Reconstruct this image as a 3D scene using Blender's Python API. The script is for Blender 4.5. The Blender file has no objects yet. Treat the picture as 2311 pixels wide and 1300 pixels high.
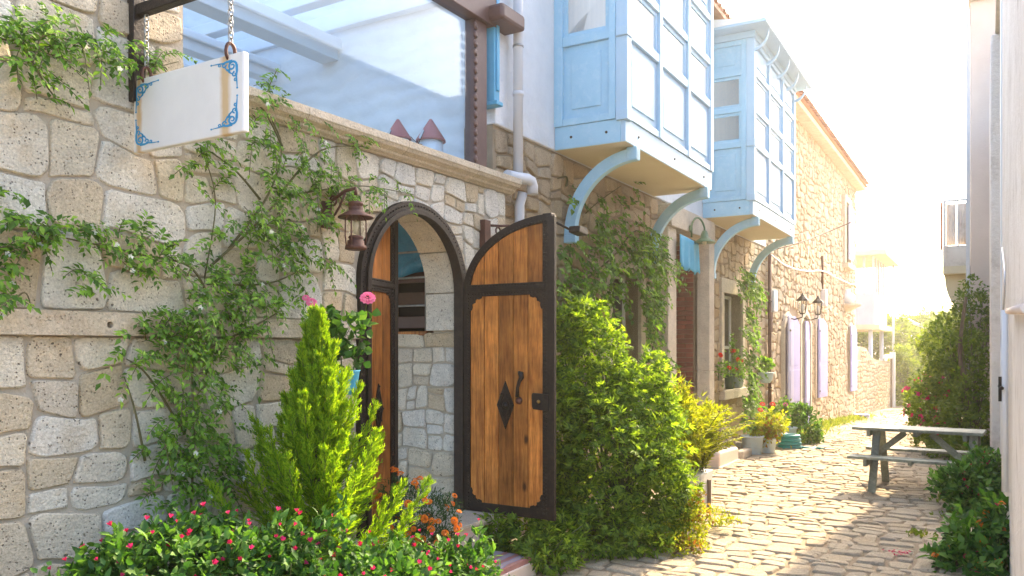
import bpy, math, random
import numpy as np
from mathutils import Vector, Matrix

# ---------------------------------------------------------------- camera, sky, sun, exposure
F, CX, CY, H = 1850.0, 1155.5, 785.0, 1.7          # focal length and horizon of the photograph in its pixels, eye height
R = math.radians
scene = bpy.context.scene
COL = scene.collection

cam_d = bpy.data.cameras.new('camera'); cam = bpy.data.objects.new('camera', cam_d); COL.objects.link(cam)
cam.location = (0, 0, H); cam.rotation_euler = (R(90), 0, 0)
cam_d.sensor_width = 36; cam_d.lens = 36 * F / 2311; cam_d.shift_y = (CY - 650) / 2311
cam_d.clip_start = .05; cam_d.clip_end = 900
scene.camera = cam

SUN_AZ, SUN_EL = R(35.8), R(37)                     # azimuth measured from +Y towards +X
world = bpy.data.worlds.new('World'); scene.world = world; world.use_nodes = True
wn = world.node_tree.nodes; wl = world.node_tree.links
bg = wn['Background']
sky = wn.new('ShaderNodeTexSky'); sky.sky_type = 'NISHITA'; sky.sun_disc = False
sky.sun_elevation = SUN_EL; sky.sun_rotation = SUN_AZ
sky.air_density = 1.0; sky.dust_density = 4.0; sky.ozone_density = 1.0
wl.new(sky.outputs[0], bg.inputs[0]); bg.inputs[1].default_value = 0.15

sun_d = bpy.data.lights.new('sun', 'SUN'); sun = bpy.data.objects.new('sun', sun_d); COL.objects.link(sun)
sun_d.energy = 2.9; sun_d.angle = R(0.6); sun_d.color = (1.0, .79, .52)
sdir = Vector((math.sin(SUN_AZ) * math.cos(SUN_EL), math.cos(SUN_AZ) * math.cos(SUN_EL), math.sin(SUN_EL)))
sun.rotation_euler = sdir.to_track_quat('Z', 'Y').to_euler(); sun.location = sdir * 60

scene.view_settings.view_transform = 'Standard'; scene.view_settings.look = 'None'
scene.view_settings.exposure = 2.45; scene.view_settings.gamma = 1.0
scene.view_settings.use_curve_mapping = False
scene.cycles.use_denoising = True
scene.cycles.max_bounces = 8; scene.cycles.transparent_max_bounces = 12
scene.cycles.volume_bounces = 1
scene.cycles.sample_clamp_indirect = 8

HAZE = 0.002
rnd = random.Random(11)
rng = np.random.default_rng(5)

# ---------------------------------------------------------------- frames of the two street fronts
class Wall:
    """local x runs along the street, local y into the building, z up; the face is y = 0"""
    def __init__(s, vpx, D):
        th = math.atan((vpx - CX) / F); s.s, s.c, s.D = math.sin(th), math.cos(th), D
        s.rot = math.pi / 2 - th; s.loc = (-D * s.c, D * s.s, 0)
    def u(s, px, y=0.0):
        k = (px - CX) / F
        return (s.D + y) * (s.c + k * s.s) / (s.s - k * s.c)
    def at(s, px, py, y=0.0):
        u = s.u(px, y); Y = (s.D + y) * s.s + u * s.c
        return u, H - (py - CY) / F * Y
    def world(s, u, y, z=0.0):
        d = s.D + y
        return Vector((-d * s.c + u * s.s, d * s.s + u * s.c, z))
    def local(s, X, Y):
        return X * s.s + Y * s.c, (-X * s.c + Y * s.s) - s.D
W1 = Wall(2285, 3.85)
W2 = Wall(2225, 3.80)
def at(px, py, Y):
    return Vector(((px - CX) / F * Y, Y, H - (py - CY) / F * Y))
def ground(u):
    return -.04 * min(max(u - 15, 0), 27)
def gworld(X, Y):
    return ground(X * W2.s + Y * W2.c)

# ---------------------------------------------------------------- mesh helpers
def put(o, parent=None, label=None, cat=None, group=None, kind=None):
    if parent is not None: o.parent = parent
    if label: o['label'] = label
    if cat: o['category'] = cat
    if group: o['group'] = group
    if kind: o['kind'] = kind
    return o
def empty(name, loc=(0, 0, 0), rz=0.0, label=None, cat=None, group=None, kind=None):
    o = bpy.data.objects.new(name, None); COL.objects.link(o)
    o.empty_display_size = .1
    o.location = loc; o.rotation_euler = (0, 0, rz)
    return put(o, None, label, cat, group, kind)
def frame_empty(name, W, label, cat, group=None, kind=None, u=0, y=0, z=0):
    p = W.world(u, y, z)
    return empty(name, p, W.rot, label, cat, group, kind)

class MB:
    def __init__(s): s.v = []; s.f = []
    def add(s, v, f):
        n = len(s.v); s.v += [tuple(p) for p in v]; s.f += [tuple(i + n for i in q) for q in f]; return s
    def box(s, x0, x1, y0, y1, z0, z1):
        return s.add([(x0, y0, z0), (x1, y0, z0), (x1, y1, z0), (x0, y1, z0), (x0, y0, z1), (x1, y0, z1), (x1, y1, z1), (x0, y1, z1)],
                     [(0, 3, 2, 1), (4, 5, 6, 7), (0, 1, 5, 4), (1, 2, 6, 5), (2, 3, 7, 6), (3, 0, 4, 7)])
    def beam(s, p, q, w, h, up=(0, 0, 1)):
        p, q = Vector(p), Vector(q); d = (q - p).normalized(); upv = Vector(up)
        a = d.cross(upv).normalized(); b = a.cross(d).normalized()
        a *= w / 2; b *= h / 2
        return s.add([p - a - b, p + a - b, p + a + b, p - a + b, q - a - b, q + a - b, q + a + b, q - a + b],
                     [(0, 1, 2, 3), (4, 7, 6, 5), (0, 4, 5, 1), (1, 5, 6, 2), (2, 6, 7, 3), (3, 7, 4, 0)])
    def tube(s, pts, r, n=7, closed=False):
        pts = [Vector(p) for p in pts]; m = len(pts)
        rs = r if isinstance(r, (list, tuple)) else [r] * m
        v, f = [], []
        nrm = None
        for i, p in enumerate(pts):
            a = pts[i - 1] if (i or closed) else p; b = pts[(i + 1) % m] if (i < m - 1 or closed) else p
            d = (b - a)
            d = d.normalized() if d.length > 1e-9 else Vector((0, 0, 1))
            if nrm is None:
                nrm = d.orthogonal().normalized()
            else:
                nrm = nrm - d * nrm.dot(d)
                nrm = nrm.normalized() if nrm.length > 1e-6 else d.orthogonal().normalized()
            bn = d.cross(nrm)
            for j in range(n):
                t = 2 * math.pi * j / n
                v.append(p + (nrm * math.cos(t) + bn * math.sin(t)) * rs[i])
        for i in range(m if closed else m - 1):
            i2 = (i + 1) % m
            for j in range(n):
                f.append((i * n + j, i * n + (j + 1) % n, i2 * n + (j + 1) % n, i2 * n + j))
        if not closed:
            f.append(tuple(range(n - 1, -1, -1))); f.append(tuple((m - 1) * n + j for j in range(n)))
        return s.add(v, f)
    def lathe(s, prof, n=20, c=(0, 0, 0), ax=(0, 0, 1), cap=True):
        q = Vector(ax).to_track_quat('Z', 'Y'); c = Vector(c)
        v, f = [], []
        for r, z in prof:
            for j in range(n):
                t = 2 * math.pi * j / n
                v.append(c + q @ Vector((r * math.cos(t), r * math.sin(t), z)))
        m = len(prof)
        for i in range(m - 1):
            for j in range(n):
                f.append((i * n + j, i * n + (j + 1) % n, (i + 1) * n + (j + 1) % n, (i + 1) * n + j))
        if cap:
            f.append(tuple(range(n - 1, -1, -1))); f.append(tuple((m - 1) * n + j for j in range(n)))
        return s.add(v, f)
    def prism(s, poly, h0, h1, tf=lambda a, b, h: (a, h, b)):
        n = len(poly)
        v = [tf(a, b, h0) for a, b in poly] + [tf(a, b, h1) for a, b in poly]
        f = [tuple(range(n)), tuple(range(2 * n - 1, n - 1, -1))]
        f += [(i, n + i, n + (i + 1) % n, (i + 1) % n) for i in range(n)]
        return s.add(v, f)
    def strip(s, A, B, h0, h1, tf=lambda a, b, h: (a, h, b)):
        """solid between two equally long outlines A and B (inner and outer edge of a band)"""
        n = len(A)
        v = [tf(a, b, h0) for a, b in A] + [tf(a, b, h0) for a, b in B] + [tf(a, b, h1) for a, b in A] + [tf(a, b, h1) for a, b in B]
        f = []
        for i in range(n - 1):
            f += [(i, i + 1, n + i + 1, n + i), (2 * n + i, 3 * n + i, 3 * n + i + 1, 2 * n + i + 1),
                  (i, 2 * n + i, 2 * n + i + 1, i + 1), (n + i, n + i + 1, 3 * n + i + 1, 3 * n + i)]
        f += [(0, n, 3 * n, 2 * n), (n - 1, 3 * n - 1, 4 * n - 1, 2 * n - 1)]
        return s.add(v, f)
    def mesh(s, name, mat, smooth=False):
        me = bpy.data.meshes.new(name); me.from_pydata(s.v, [], s.f); me.update()
        import bmesh
        bm = bmesh.new(); bm.from_mesh(me); bmesh.ops.recalc_face_normals(bm, faces=bm.faces); bm.to_mesh(me); bm.free()
        if smooth:
            me.polygons.foreach_set('use_smooth', [p.loop_total <= 5 for p in me.polygons])
        me.materials.append(mat)
        return me
    def build(s, name, mat, parent=None, smooth=False, bevel=0, **kw):
        o = bpy.data.objects.new(name, s.mesh(name, mat, smooth)); COL.objects.link(o)
        if bevel:
            m = o.modifiers.new('bevel', 'BEVEL'); m.width = bevel; m.segments = 2; m.limit_method = 'ANGLE'; m.angle_limit = R(40)
            m.harden_normals = False
        return put(o, parent, **kw)
def inst(me, name, parent, loc=(0, 0, 0), rot=(0, 0, 0), sc=(1, 1, 1), **kw):
    o = bpy.data.objects.new(name, me); COL.objects.link(o)
    o.location = loc; o.rotation_euler = rot; o.scale = sc if isinstance(sc, (tuple, list)) else (sc,) * 3
    return put(o, parent, **kw)
def bx(name, mat, parent, *b, bevel=.004, **kw):
    return MB().box(*b).build(name, mat, parent, bevel=bevel, **kw)
def np_mesh(name, V, faces, mat, smooth=False):
    """V (N,3); faces: list of (M,k) int arrays"""
    me = bpy.data.meshes.new(name)
    me.vertices.add(len(V)); me.vertices.foreach_set('co', np.ascontiguousarray(V, dtype=np.float32).ravel())
    loops = np.concatenate([f.ravel() for f in faces]).astype(np.int32)
    tot = np.concatenate([np.full(len(f), f.shape[1], dtype=np.int32) for f in faces])
    st = np.concatenate([[0], np.cumsum(tot)[:-1]]).astype(np.int32)
    me.loops.add(len(loops)); me.loops.foreach_set('vertex_index', loops)
    me.polygons.add(len(tot)); me.polygons.foreach_set('loop_start', st)
    if smooth: me.polygons.foreach_set('use_smooth', np.ones(len(tot), dtype=bool))
    me.update(calc_edges=True); me.validate()
    me.materials.append(mat)
    return me

# ---------------------------------------------------------------- materials
def ntree(name):
    m = bpy.data.materials.new(name); m.use_nodes = True
    nt = m.node_tree; return m, nt.nodes, nt.links, nt.nodes['Principled BSDF']
def N(nodes, kind, **kw):
    n = nodes.new(kind)
    for k, v in kw.items():
        if k.startswith('i_'): n.inputs[k[2:].replace('_', ' ')].default_value = v
        else: setattr(n, k, v)
    return n
def ramp(nodes, stops, interp='LINEAR'):
    r = nodes.new('ShaderNodeValToRGB'); r.color_ramp.interpolation = interp
    el = r.color_ramp.elements
    while len(el) < len(stops): el.new(.5)
    for e, (p, c) in zip(el, stops):
        e.position = p; e.color = (c, c, c, 1) if isinstance(c, (int, float)) else (*c[:3], 1)
    return r
def mixc(nodes, links, fac, a, b, mode='MIX'):
    m = nodes.new('ShaderNodeMix'); m.data_type = 'RGBA'; m.blend_type = mode
    for s, v in ((0, fac), (6, a), (7, b)):
        if isinstance(v, (int, float)): m.inputs[s].default_value = v
        elif isinstance(v, tuple): m.inputs[s].default_value = (*v[:3], 1)
        else: links.new(v, m.inputs[s])
    return m.outputs[2]
def coords(nodes, links, scale=(1, 1, 1), kind='Object'):
    t = nodes.new('ShaderNodeTexCoord'); mp = nodes.new('ShaderNodeMapping'); mp.inputs['Scale'].default_value = scale
    links.new(t.outputs[kind], mp.inputs[0]); return mp.outputs[0]
def noise(nodes, links, co, scale, detail=4, rough=.55):
    n = N(nodes, 'ShaderNodeTexNoise', i_Scale=scale, i_Detail=detail, i_Roughness=rough); links.new(co, n.inputs['Vector']); return n.outputs[0]
def rand_value(nodes, links):
    oi = nodes.new('ShaderNodeObjectInfo'); ge = nodes.new('ShaderNodeNewGeometry')
    a = N(nodes, 'ShaderNodeMath', operation='ADD'); links.new(oi.outputs['Random'], a.inputs[0]); links.new(ge.outputs['Random Per Island'], a.inputs[1])
    fr = N(nodes, 'ShaderNodeMath', operation='FRACT'); links.new(a.outputs[0], fr.inputs[0]); return fr.outputs[0]
def bump(nodes, links, bsdf, hgt, strength=.5, dist=.01):
    b = N(nodes, 'ShaderNodeBump', i_Strength=strength, i_Distance=dist); links.new(hgt, b.inputs['Height']); links.new(b.outputs[0], bsdf.inputs['Normal'])
    return b
def pmat(name, col, col2=None, scale=4, rough=.6, bmp=0, bscale=40, metal=0, var=0, dirt=None, spec=.4, dist=.006, stretch=(1, 1, 1)):
    m, n, l, b = ntree(name)
    b.inputs['Roughness'].default_value = rough; b.inputs['Metallic'].default_value = metal
    b.inputs['Specular IOR Level'].default_value = spec
    co = coords(n, l, stretch)
    c2 = col2 or tuple(x * .82 for x in col)
    r = ramp(n, [(.3, col), (.7, c2)]); l.new(noise(n, l, co, scale, 6, .6), r.inputs[0])
    out = r.outputs[0]
    if dirt:
        r2 = ramp(n, [(.52, 0.0), (.72, 1.0)]); l.new(noise(n, l, co, scale * 2.7, 8, .7), r2.inputs[0])
        mm = N(n, 'ShaderNodeMath', operation='MULTIPLY'); mm.inputs[1].default_value = .7; l.new(r2.outputs[0], mm.inputs[0])
        out = mixc(n, l, mm.outputs[0], out, dirt)
    if var:
        hs = n.new('ShaderNodeHueSaturation'); mr = N(n, 'ShaderNodeMapRange'); mr.inputs[3].default_value = 1 - var; mr.inputs[4].default_value = 1 + var
        l.new(rand_value(n, l), mr.inputs[0]); l.new(mr.outputs[0], hs.inputs['Value']); l.new(out, hs.inputs['Color']); out = hs.outputs[0]
    l.new(out, b.inputs['Base Color'])
    if bmp: bump(n, l, b, noise(n, l, co, bscale, 6, .6), bmp, dist)
    return m
def stone_mat(name, cols, speck=.35, stain=(.46, .27, .1), stain_amt=.5, bscale=1.0, sat=1.0):
    """porous volcanic stone: every stone its own tone, dark pits, chisel relief, ochre staining"""
    m, n, l, b = ntree(name); co = coords(n, l)
    b.inputs['Roughness'].default_value = .92; b.inputs['Specular IOR Level'].default_value = .2
    rv = rand_value(n, l)
    tone = ramp(n, [(i / (len(cols) - 1), c) for i, c in enumerate(cols)]); l.new(rv, tone.inputs[0])
    v = ramp(n, [(.25, .8), (.75, 1.12)]); l.new(noise(n, l, co, 7 * bscale, 6, .65), v.inputs[0])
    c = mixc(n, l, 1.0, tone.outputs[0], v.outputs[0], 'MULTIPLY')
    g = ramp(n, [(.3, .72), (.7, 1.16)]); l.new(noise(n, l, co, 90 * bscale, 3, .7), g.inputs[0])
    c = mixc(n, l, 1.0, c, g.outputs[0], 'MULTIPLY')
    st = ramp(n, [(.56, 0.0), (.74, 1.0)]); l.new(noise(n, l, co, 2.1 * bscale, 5, .6), st.inputs[0])
    sm = N(n, 'ShaderNodeMath', operation='MULTIPLY'); sm.inputs[1].default_value = stain_amt; l.new(st.outputs[0], sm.inputs[0])
    c = mixc(n, l, sm.outputs[0], c, stain)
    vo = N(n, 'ShaderNodeTexVoronoi', i_Scale=62 * bscale, i_Randomness=1.0); l.new(co, vo.inputs['Vector'])
    gate = ramp(n, [(.45, 0.0), (.62, 1.0)]); l.new(noise(n, l, co, 30 * bscale, 3, .6), gate.inputs[0])
    pit = ramp(n, [(.17, 1.0), (.3, 0.0)]); l.new(vo.outputs['Distance'], pit.inputs[0])
    pm = N(n, 'ShaderNodeMath', operation='MULTIPLY'); l.new(pit.outputs[0], pm.inputs[0]); l.new(gate.outputs[0], pm.inputs[1])
    vb = N(n, 'ShaderNodeTexVoronoi', i_Scale=15 * bscale, i_Randomness=1.0); wj = N(n, 'ShaderNodeTexNoise', i_Scale=40.0, i_Detail=2.0); l.new(co, wj.inputs['Vector']); l.new(mixc(n, l, .035, co, wj.outputs[1]), vb.inputs['Vector'])
    pb = ramp(n, [(.09, 1.0), (.15, 0.0)]); l.new(vb.outputs['Distance'], pb.inputs[0])
    gb = ramp(n, [(.5, 0.0), (.6, 1.0)]); l.new(noise(n, l, co, 8 * bscale, 3, .6), gb.inputs[0])
    pbm = N(n, 'ShaderNodeMath', operation='MULTIPLY'); l.new(pb.outputs[0], pbm.inputs[0]); l.new(gb.outputs[0], pbm.inputs[1])
    mx = N(n, 'ShaderNodeMath', operation='MAXIMUM'); l.new(pm.outputs[0], mx.inputs[0]); l.new(pbm.outputs[0], mx.inputs[1])
    pf = N(n, 'ShaderNodeMath', operation='MULTIPLY'); pf.inputs[1].default_value = speck; l.new(mx.outputs[0], pf.inputs[0])
    c = mixc(n, l, pf.outputs[0], c, (.07, .055, .045))
    l.new(c, b.inputs['Base Color'])
    h1 = noise(n, l, co, 55 * bscale, 7, .7)
    h2 = noise(n, l, coords(n, l, (1.0, 1.0, 1.6)), 24 * bscale, 3, .5)
    ad = N(n, 'ShaderNodeMath', operation='ADD'); l.new(h1, ad.inputs[0]); l.new(h2, ad.inputs[1])
    sb = N(n, 'ShaderNodeMath', operation='SUBTRACT'); l.new(ad.outputs[0], sb.inputs[0]); l.new(mx.outputs[0], sb.inputs[1])
    bump(n, l, b, sb.outputs[0], .8, .013 / bscale)
    return m
def leaf_mat(name, cols, trans=.42, tint=(1.25, 1.3, .5), rough=.62):
    m, n, l, b = ntree(name)
    rv = rand_value(n, l)
    r = ramp(n, [(i / (len(cols) - 1), c) for i, c in enumerate(cols)]); l.new(rv, r.inputs[0])
    l.new(r.outputs[0], b.inputs['Base Color']); b.inputs['Roughness'].default_value = rough; b.inputs['Specular IOR Level'].default_value = .35
    t = n.new('ShaderNodeBsdfTranslucent'); l.new(mixc(n, l, 1.0, r.outputs[0], tint, 'MULTIPLY'), t.inputs[0])
    mx = n.new('ShaderNodeMixShader'); mx.inputs[0].default_value = trans
    l.new(b.outputs[0], mx.inputs[1]); l.new(t.outputs[0], mx.inputs[2]); l.new(mx.outputs[0], n['Material Output'].inputs[0])
    return m
def wood_mat(name, cols, grain=(16, 16, 1.1), knots=True, rough=.55, scale=1.0):
    m, n, l, b = ntree(name); b.inputs['Roughness'].default_value = rough; b.inputs['Specular IOR Level'].default_value = .35
    oi = n.new('ShaderNodeObjectInfo'); tc = n.new('ShaderNodeTexCoord')
    sh = N(n, 'ShaderNodeVectorMath', operation='ADD'); cb = n.new('ShaderNodeCombineXYZ')
    ml = N(n, 'ShaderNodeMath', operation='MULTIPLY'); ml.inputs[1].default_value = 13; l.new(oi.outputs['Random'], ml.inputs[0])
    l.new(ml.outputs[0], cb.inputs[0]); l.new(ml.outputs[0], cb.inputs[2]); l.new(tc.outputs['Object'], sh.inputs[0]); l.new(cb.outputs[0], sh.inputs[1])
    mp = n.new('ShaderNodeMapping'); mp.inputs['Scale'].default_value = grain; l.new(sh.outputs[0], mp.inputs[0])
    g = noise(n, l, mp.outputs[0], 3.2 * scale, 7, .65)
    wv = N(n, 'ShaderNodeTexNoise', i_Scale=14.0 * scale, i_Detail=3.0, i_Distortion=.6); l.new(mp.outputs[0], wv.inputs['Vector'])
    gm = N(n, 'ShaderNodeMath', operation='MULTIPLY_ADD'); gm.inputs[1].default_value = .35; l.new(wv.outputs[0], gm.inputs[0]); l.new(g, gm.inputs[2])
    r = ramp(n, [(.42, cols[0]), (.62, cols[1]), (.85, cols[2])]); l.new(gm.outputs[0], r.inputs[0])
    pat = ramp(n, [(.33, .5), (.68, 1.2)]); l.new(noise(n, l, sh.outputs[0], 2.4 * scale, 4, .6), pat.inputs[0])
    c = mixc(n, l, 1.0, r.outputs[0], pat.outputs[0], 'MULTIPLY')
    if knots:
        km = n.new('ShaderNodeMapping'); km.inputs['Scale'].default_value = (1, .2, .5); l.new(sh.outputs[0], km.inputs[0])
        vo = N(n, 'ShaderNodeTexVoronoi', i_Scale=6.5 * scale); l.new(km.outputs[0], vo.inputs['Vector'])
        kr = ramp(n, [(.06, 1.0), (.17, 0.0)]); l.new(vo.outputs['Distance'], kr.inputs[0])
        c = mixc(n, l, kr.outputs[0], c, tuple(x * .22 for x in cols[2]))
    hs = n.new('ShaderNodeHueSaturation'); mr = N(n, 'ShaderNodeMapRange'); mr.inputs[3].default_value = .62; mr.inputs[4].default_value = 1.25
    l.new(oi.outputs['Random'], mr.inputs[0]); l.new(mr.outputs[0], hs.inputs['Value']); l.new(c, hs.inputs['Color'])
    l.new(hs.outputs[0], b.inputs['Base Color'])
    bump(n, l, b, gm.outputs[0], .35, .004)
    return m

M = {}
M['stone'] = stone_mat('porous_stone', [(.56, .46, .32), (.68, .61, .48), (.7, .66, .56), (.64, .62, .56), (.7, .63, .49), (.54, .44, .3), (.7, .67, .6), (.68, .6, .46)], .8, stain=(.52, .34, .14), stain_amt=.5)
M['stone_warm'] = stone_mat('warm_rubble', [(.4, .28, .16), (.5, .38, .24), (.46, .38, .28), (.55, .44, .3), (.36, .27, .18)], .5, stain_amt=.4)
M['stone_far'] = stone_mat('far_rubble', [(.54, .44, .3), (.6, .5, .37), (.5, .4, .27), (.62, .53, .4)], .3, stain_amt=.3, bscale=.7)
M['mortar'] = pmat('grey_mortar', (.5, .44, .35), (.4, .345, .27), 6, .95, .9, 60, dist=.01)
M['mortar_far'] = pmat('tan_mortar', (.36, .28, .19), (.26, .2, .13), 5, .95, .7, 30)
M['lime'] = stone_mat('dressed_limestone', [(.62, .53, .4), (.66, .57, .44), (.58, .5, .38)], .22, stain=(.45, .26, .1), stain_amt=.45)
M['lime_clean'] = stone_mat('pale_dressed_stone', [(.64, .56, .45), (.67, .6, .48)], .12, stain_amt=.2)
M['plaster'] = pmat('white_lime_plaster', (.78, .78, .78), (.68, .69, .7), 3, .9, .9, 9, dist=.03)
M['plaster_bare'] = None
M['render_wall'] = pmat('rough_white_render', (.8, .75, .7), (.68, .62, .56), 1.6, .95, .8, 26, dirt=(.42, .36, .3), dist=.02)
M['render_pink'] = pmat('rose_render', (.72, .6, .52), (.66, .54, .46), 2, .95, .6, 30)
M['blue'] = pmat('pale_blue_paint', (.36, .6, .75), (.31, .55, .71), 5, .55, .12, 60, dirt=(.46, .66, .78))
M['blue_pale'] = pmat('paler_blue_paint', (.42, .6, .73), (.38, .56, .7), 5, .55, .12, 60)  # slightly paler blue, mainly for the front faces of the bays
M['blue_deep'] = pmat('strong_blue_paint', (.13, .42, .62), (.1, .36, .55), 5, .5, .1, 60)
M['cream'] = pmat('cream_painted_board', (.68, .6, .43), (.62, .54, .37), 2, .7, .1, 20)
M['white'] = pmat('white_paint', (.78, .79, .8), (.72, .73, .75), 4, .5, .08, 40)
M['wood'] = wood_mat('honey_plank', [(.76, .34, .085), (.6, .225, .045), (.3, .09, .018)])
M['wood_dark'] = pmat('dark_brown_timber', (.1, .05, .028), (.06, .03, .018), 6, .6, .3, 30, stretch=(1, 1, 4))
M['iron'] = pmat('black_wrought_iron', (.035, .026, .021), (.018, .014, .012), 18, .5, .5, 70, metal=.25, dirt=(.07, .042, .028))
M['rust'] = pmat('rusty_brown_iron', (.12, .05, .035), (.07, .03, .022), 14, .6, .4, 60, metal=.2, dirt=(.17, .07, .035))
M['brown_steel'] = pmat('brown_painted_steel', (.13, .07, .058), (.1, .052, .045), 8, .45, .15, 40)
M['steel'] = pmat('zinc_chain', (.42, .42, .4), (.3, .3, .29), 20, .4, .2, 60, metal=.8)
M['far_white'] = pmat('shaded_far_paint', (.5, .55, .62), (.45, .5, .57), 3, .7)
M['pipe'] = pmat('grey_white_plastic', (.62, .63, .65), (.56, .57, .6), 3, .45)
M['dark'] = pmat('dark_interior', (.03, .022, .018), (.02, .016, .014), 3, .9)
M['tarp'] = pmat('blue_tarpaulin', (.03, .27, .45), (.02, .2, .36), 9, .4, .7, 8, dist=.05)
M['cloth'] = pmat('faded_blue_cloth', (.1, .42, .62), (.07, .35, .55), 7, .85, .4, 30)
M['ink'] = pmat('blue_painted_scroll', (.03, .29, .55), (.025, .24, .47), 20, .5)
M['tile'] = pmat('terracotta_tile', (.4, .2, .125), (.3, .15, .095), 8, .8, .3, 40, var=.25)
M['brick'] = pmat('red_brick', (.26, .085, .052), (.19, .06, .04), 14, .9, .5, 70, var=.28)
M['lav'] = pmat('lavender_paint', (.34, .35, .68), (.3, .31, .62), 6, .55, .1, 40)
M['lav_pale'] = pmat('pale_lavender_paint', (.52, .54, .76), (.47, .49, .7), 6, .55, .1, 40)
M['green_lamp'] = pmat('green_enamel', (.12, .2, .09), (.09, .15, .07), 8, .4)
M['bucket'] = pmat('pale_blue_bucket', (.5, .62, .68), (.42, .54, .61), 5, .5, dirt=(.4, .42, .4))
M['teal'] = pmat('teal_plastic', (.01, .26, .27), (.01, .2, .22), 5, .35)
M['pot_dark'] = pmat('dark_green_pot', (.02, .08, .05), (.015, .06, .04), 5, .5)
M['table'] = wood_mat('green_grey_weathered_wood', [(.36, .39, .31), (.28, .31, .25), (.19, .21, .17)], (10, 10, 10), False, .6)
M['hatch'] = pmat('weathered_hatch_board', (.2, .15, .11), (.13, .1, .07), 7, .8, .3, 40, stretch=(1, 4, 1))
M['cobble'] = stone_mat('worn_cobble', [(.44, .35, .24), (.52, .42, .29), (.41, .345, .26), (.48, .39, .27)], .3, stain_amt=.2)
M['sand'] = pmat('sandy_joint_dirt', (.3, .23, .15), (.22, .165, .105), 3, .97, .7, 30, dist=.02)
M['earth'] = pmat('dry_earth', (.25, .19, .12), (.17, .125, .08), 1.5, .97, .6, 12, dist=.04)
M['bark'] = pmat('grey_brown_bark', (.14, .1, .065), (.08, .055, .035), 12, .9, .6, 40)
M['stem'] = pmat('green_stem', (.1, .13, .035), (.07, .09, .025), 12, .7)
M['vine_stem'] = pmat('olive_vine_stem', (.13, .12, .05), (.09, .08, .035), 12, .8)
M['lf_jas'] = leaf_mat('jasmine_leaf', [(.05, .115, .016), (.095, .2, .024), (.16, .32, .035), (.27, .45, .05)], .45)
M['lf_con'] = leaf_mat('cypress_spray', [(.1, .22, .01), (.2, .37, .014), (.29, .46, .018), (.4, .55, .03)], .5, (1.15, 1.1, .4))
M['lf_mir'] = leaf_mat('four_oclock_leaf', [(.025, .075, .014), (.05, .14, .022), (.085, .2, .03), (.16, .31, .055)], .38)
M['lf_mar'] = leaf_mat('marigold_leaf', [(.02, .05, .015), (.035, .085, .022), (.05, .11, .03)], .3)
M['lf_pel'] = leaf_mat('cut_geranium_leaf', [(.06, .12, .022), (.12, .22, .032), (.2, .33, .045), (.3, .44, .06)], .58, (1.5, 1.4, .35))
M['lf_fern'] = leaf_mat('yellow_fern_leaf', [(.2, .28, .02), (.32, .4, .03), (.42, .46, .04)], .55, (1.3, 1.15, .3))
M['lf_ivy'] = leaf_mat('ivy_leaf', [(.06, .13, .022), (.11, .22, .032), (.2, .34, .045)], .55)
M['lf_red'] = leaf_mat('coleus_leaf', [(.22, .26, .03), (.3, .2, .03), (.34, .1, .025), (.2, .28, .04)], .45, (1.2, 1.0, .4))
M['lf_tree'] = leaf_mat('tree_leaf', [(.07, .13, .02), (.12, .2, .03), (.2, .28, .04)], .55, (1.5, 1.3, .35))
M['lf_bou'] = leaf_mat('climber_leaf', [(.07, .13, .028), (.12, .19, .038), (.2, .28, .05)], .58, (1.4, 1.3, .35))
M['lf_weed'] = leaf_mat('weed_blade', [(.12, .2, .03), (.2, .27, .04), (.26, .3, .06)], .45, (1.2, 1.1, .4))
M['pink'] = leaf_mat('magenta_petal', [(.5, .015, .06), (.6, .025, .11), (.62, .04, .17)], .3, (1.1, .9, 1))
M['rose'] = leaf_mat('rose_petal', [(.75, .14, .3), (.8, .25, .4)], .3, (1.1, .9, 1))
M['red'] = leaf_mat('red_petal', [(.6, .03, .02), (.7, .06, .03)], .3, (1.1, .9, 1))
M['orange'] = leaf_mat('orange_petal', [(.72, .17, .01), (.8, .26, .015), (.62, .11, .01)], .2, (1.1, 1, 1))
M['wpet'] = leaf_mat('white_petal', [(.75, .75, .68), (.8, .8, .75)], .3, (1, 1, 1))
def glass(name, tint, gl=.1, rough=.03):
    m, n, l, b = ntree(name)
    t = n.new('ShaderNodeBsdfTransparent'); t.inputs[0].default_value = (*tint, 1)
    g = n.new('ShaderNodeBsdfGlossy'); g.inputs['Roughness'].default_value = rough
    lw_ = N(n, 'ShaderNodeLayerWeight', i_Blend=.5); mx = n.new('ShaderNodeMixShader')
    pw_ = N(n, 'ShaderNodeMath', operation='POWER'); pw_.inputs[1].default_value = 4; l.new(lw_.outputs['Facing'], pw_.inputs[0])
    ma_ = N(n, 'ShaderNodeMath', operation='MULTIPLY_ADD'); ma_.inputs[1].default_value = .6; ma_.inputs[2].default_value = .03; l.new(pw_.outputs[0], ma_.inputs[0])
    l.new(ma_.outputs[0], mx.inputs[0])
    l.new(t.outputs[0], mx.inputs[1]); l.new(g.outputs[0], mx.inputs[2]); l.new(mx.outputs[0], n['Material Output'].inputs[0]); return m
M['glass'] = glass('blue_tinted_glass', (.9, .96, 1.0))
M['glass_clear'] = glass('clear_lamp_glass', (.93, .93, .9))
M['curtain'] = pmat('ivory_curtain_behind_pane', (.78, .79, .76), (.7, .72, .7), 3, .3, spec=.5, stretch=(9, 9, .3))
M['pane_dark'] = pmat('dim_window_pane', (.1, .1, .1), (.06, .06, .065), 3, .08, spec=.8)
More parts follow.
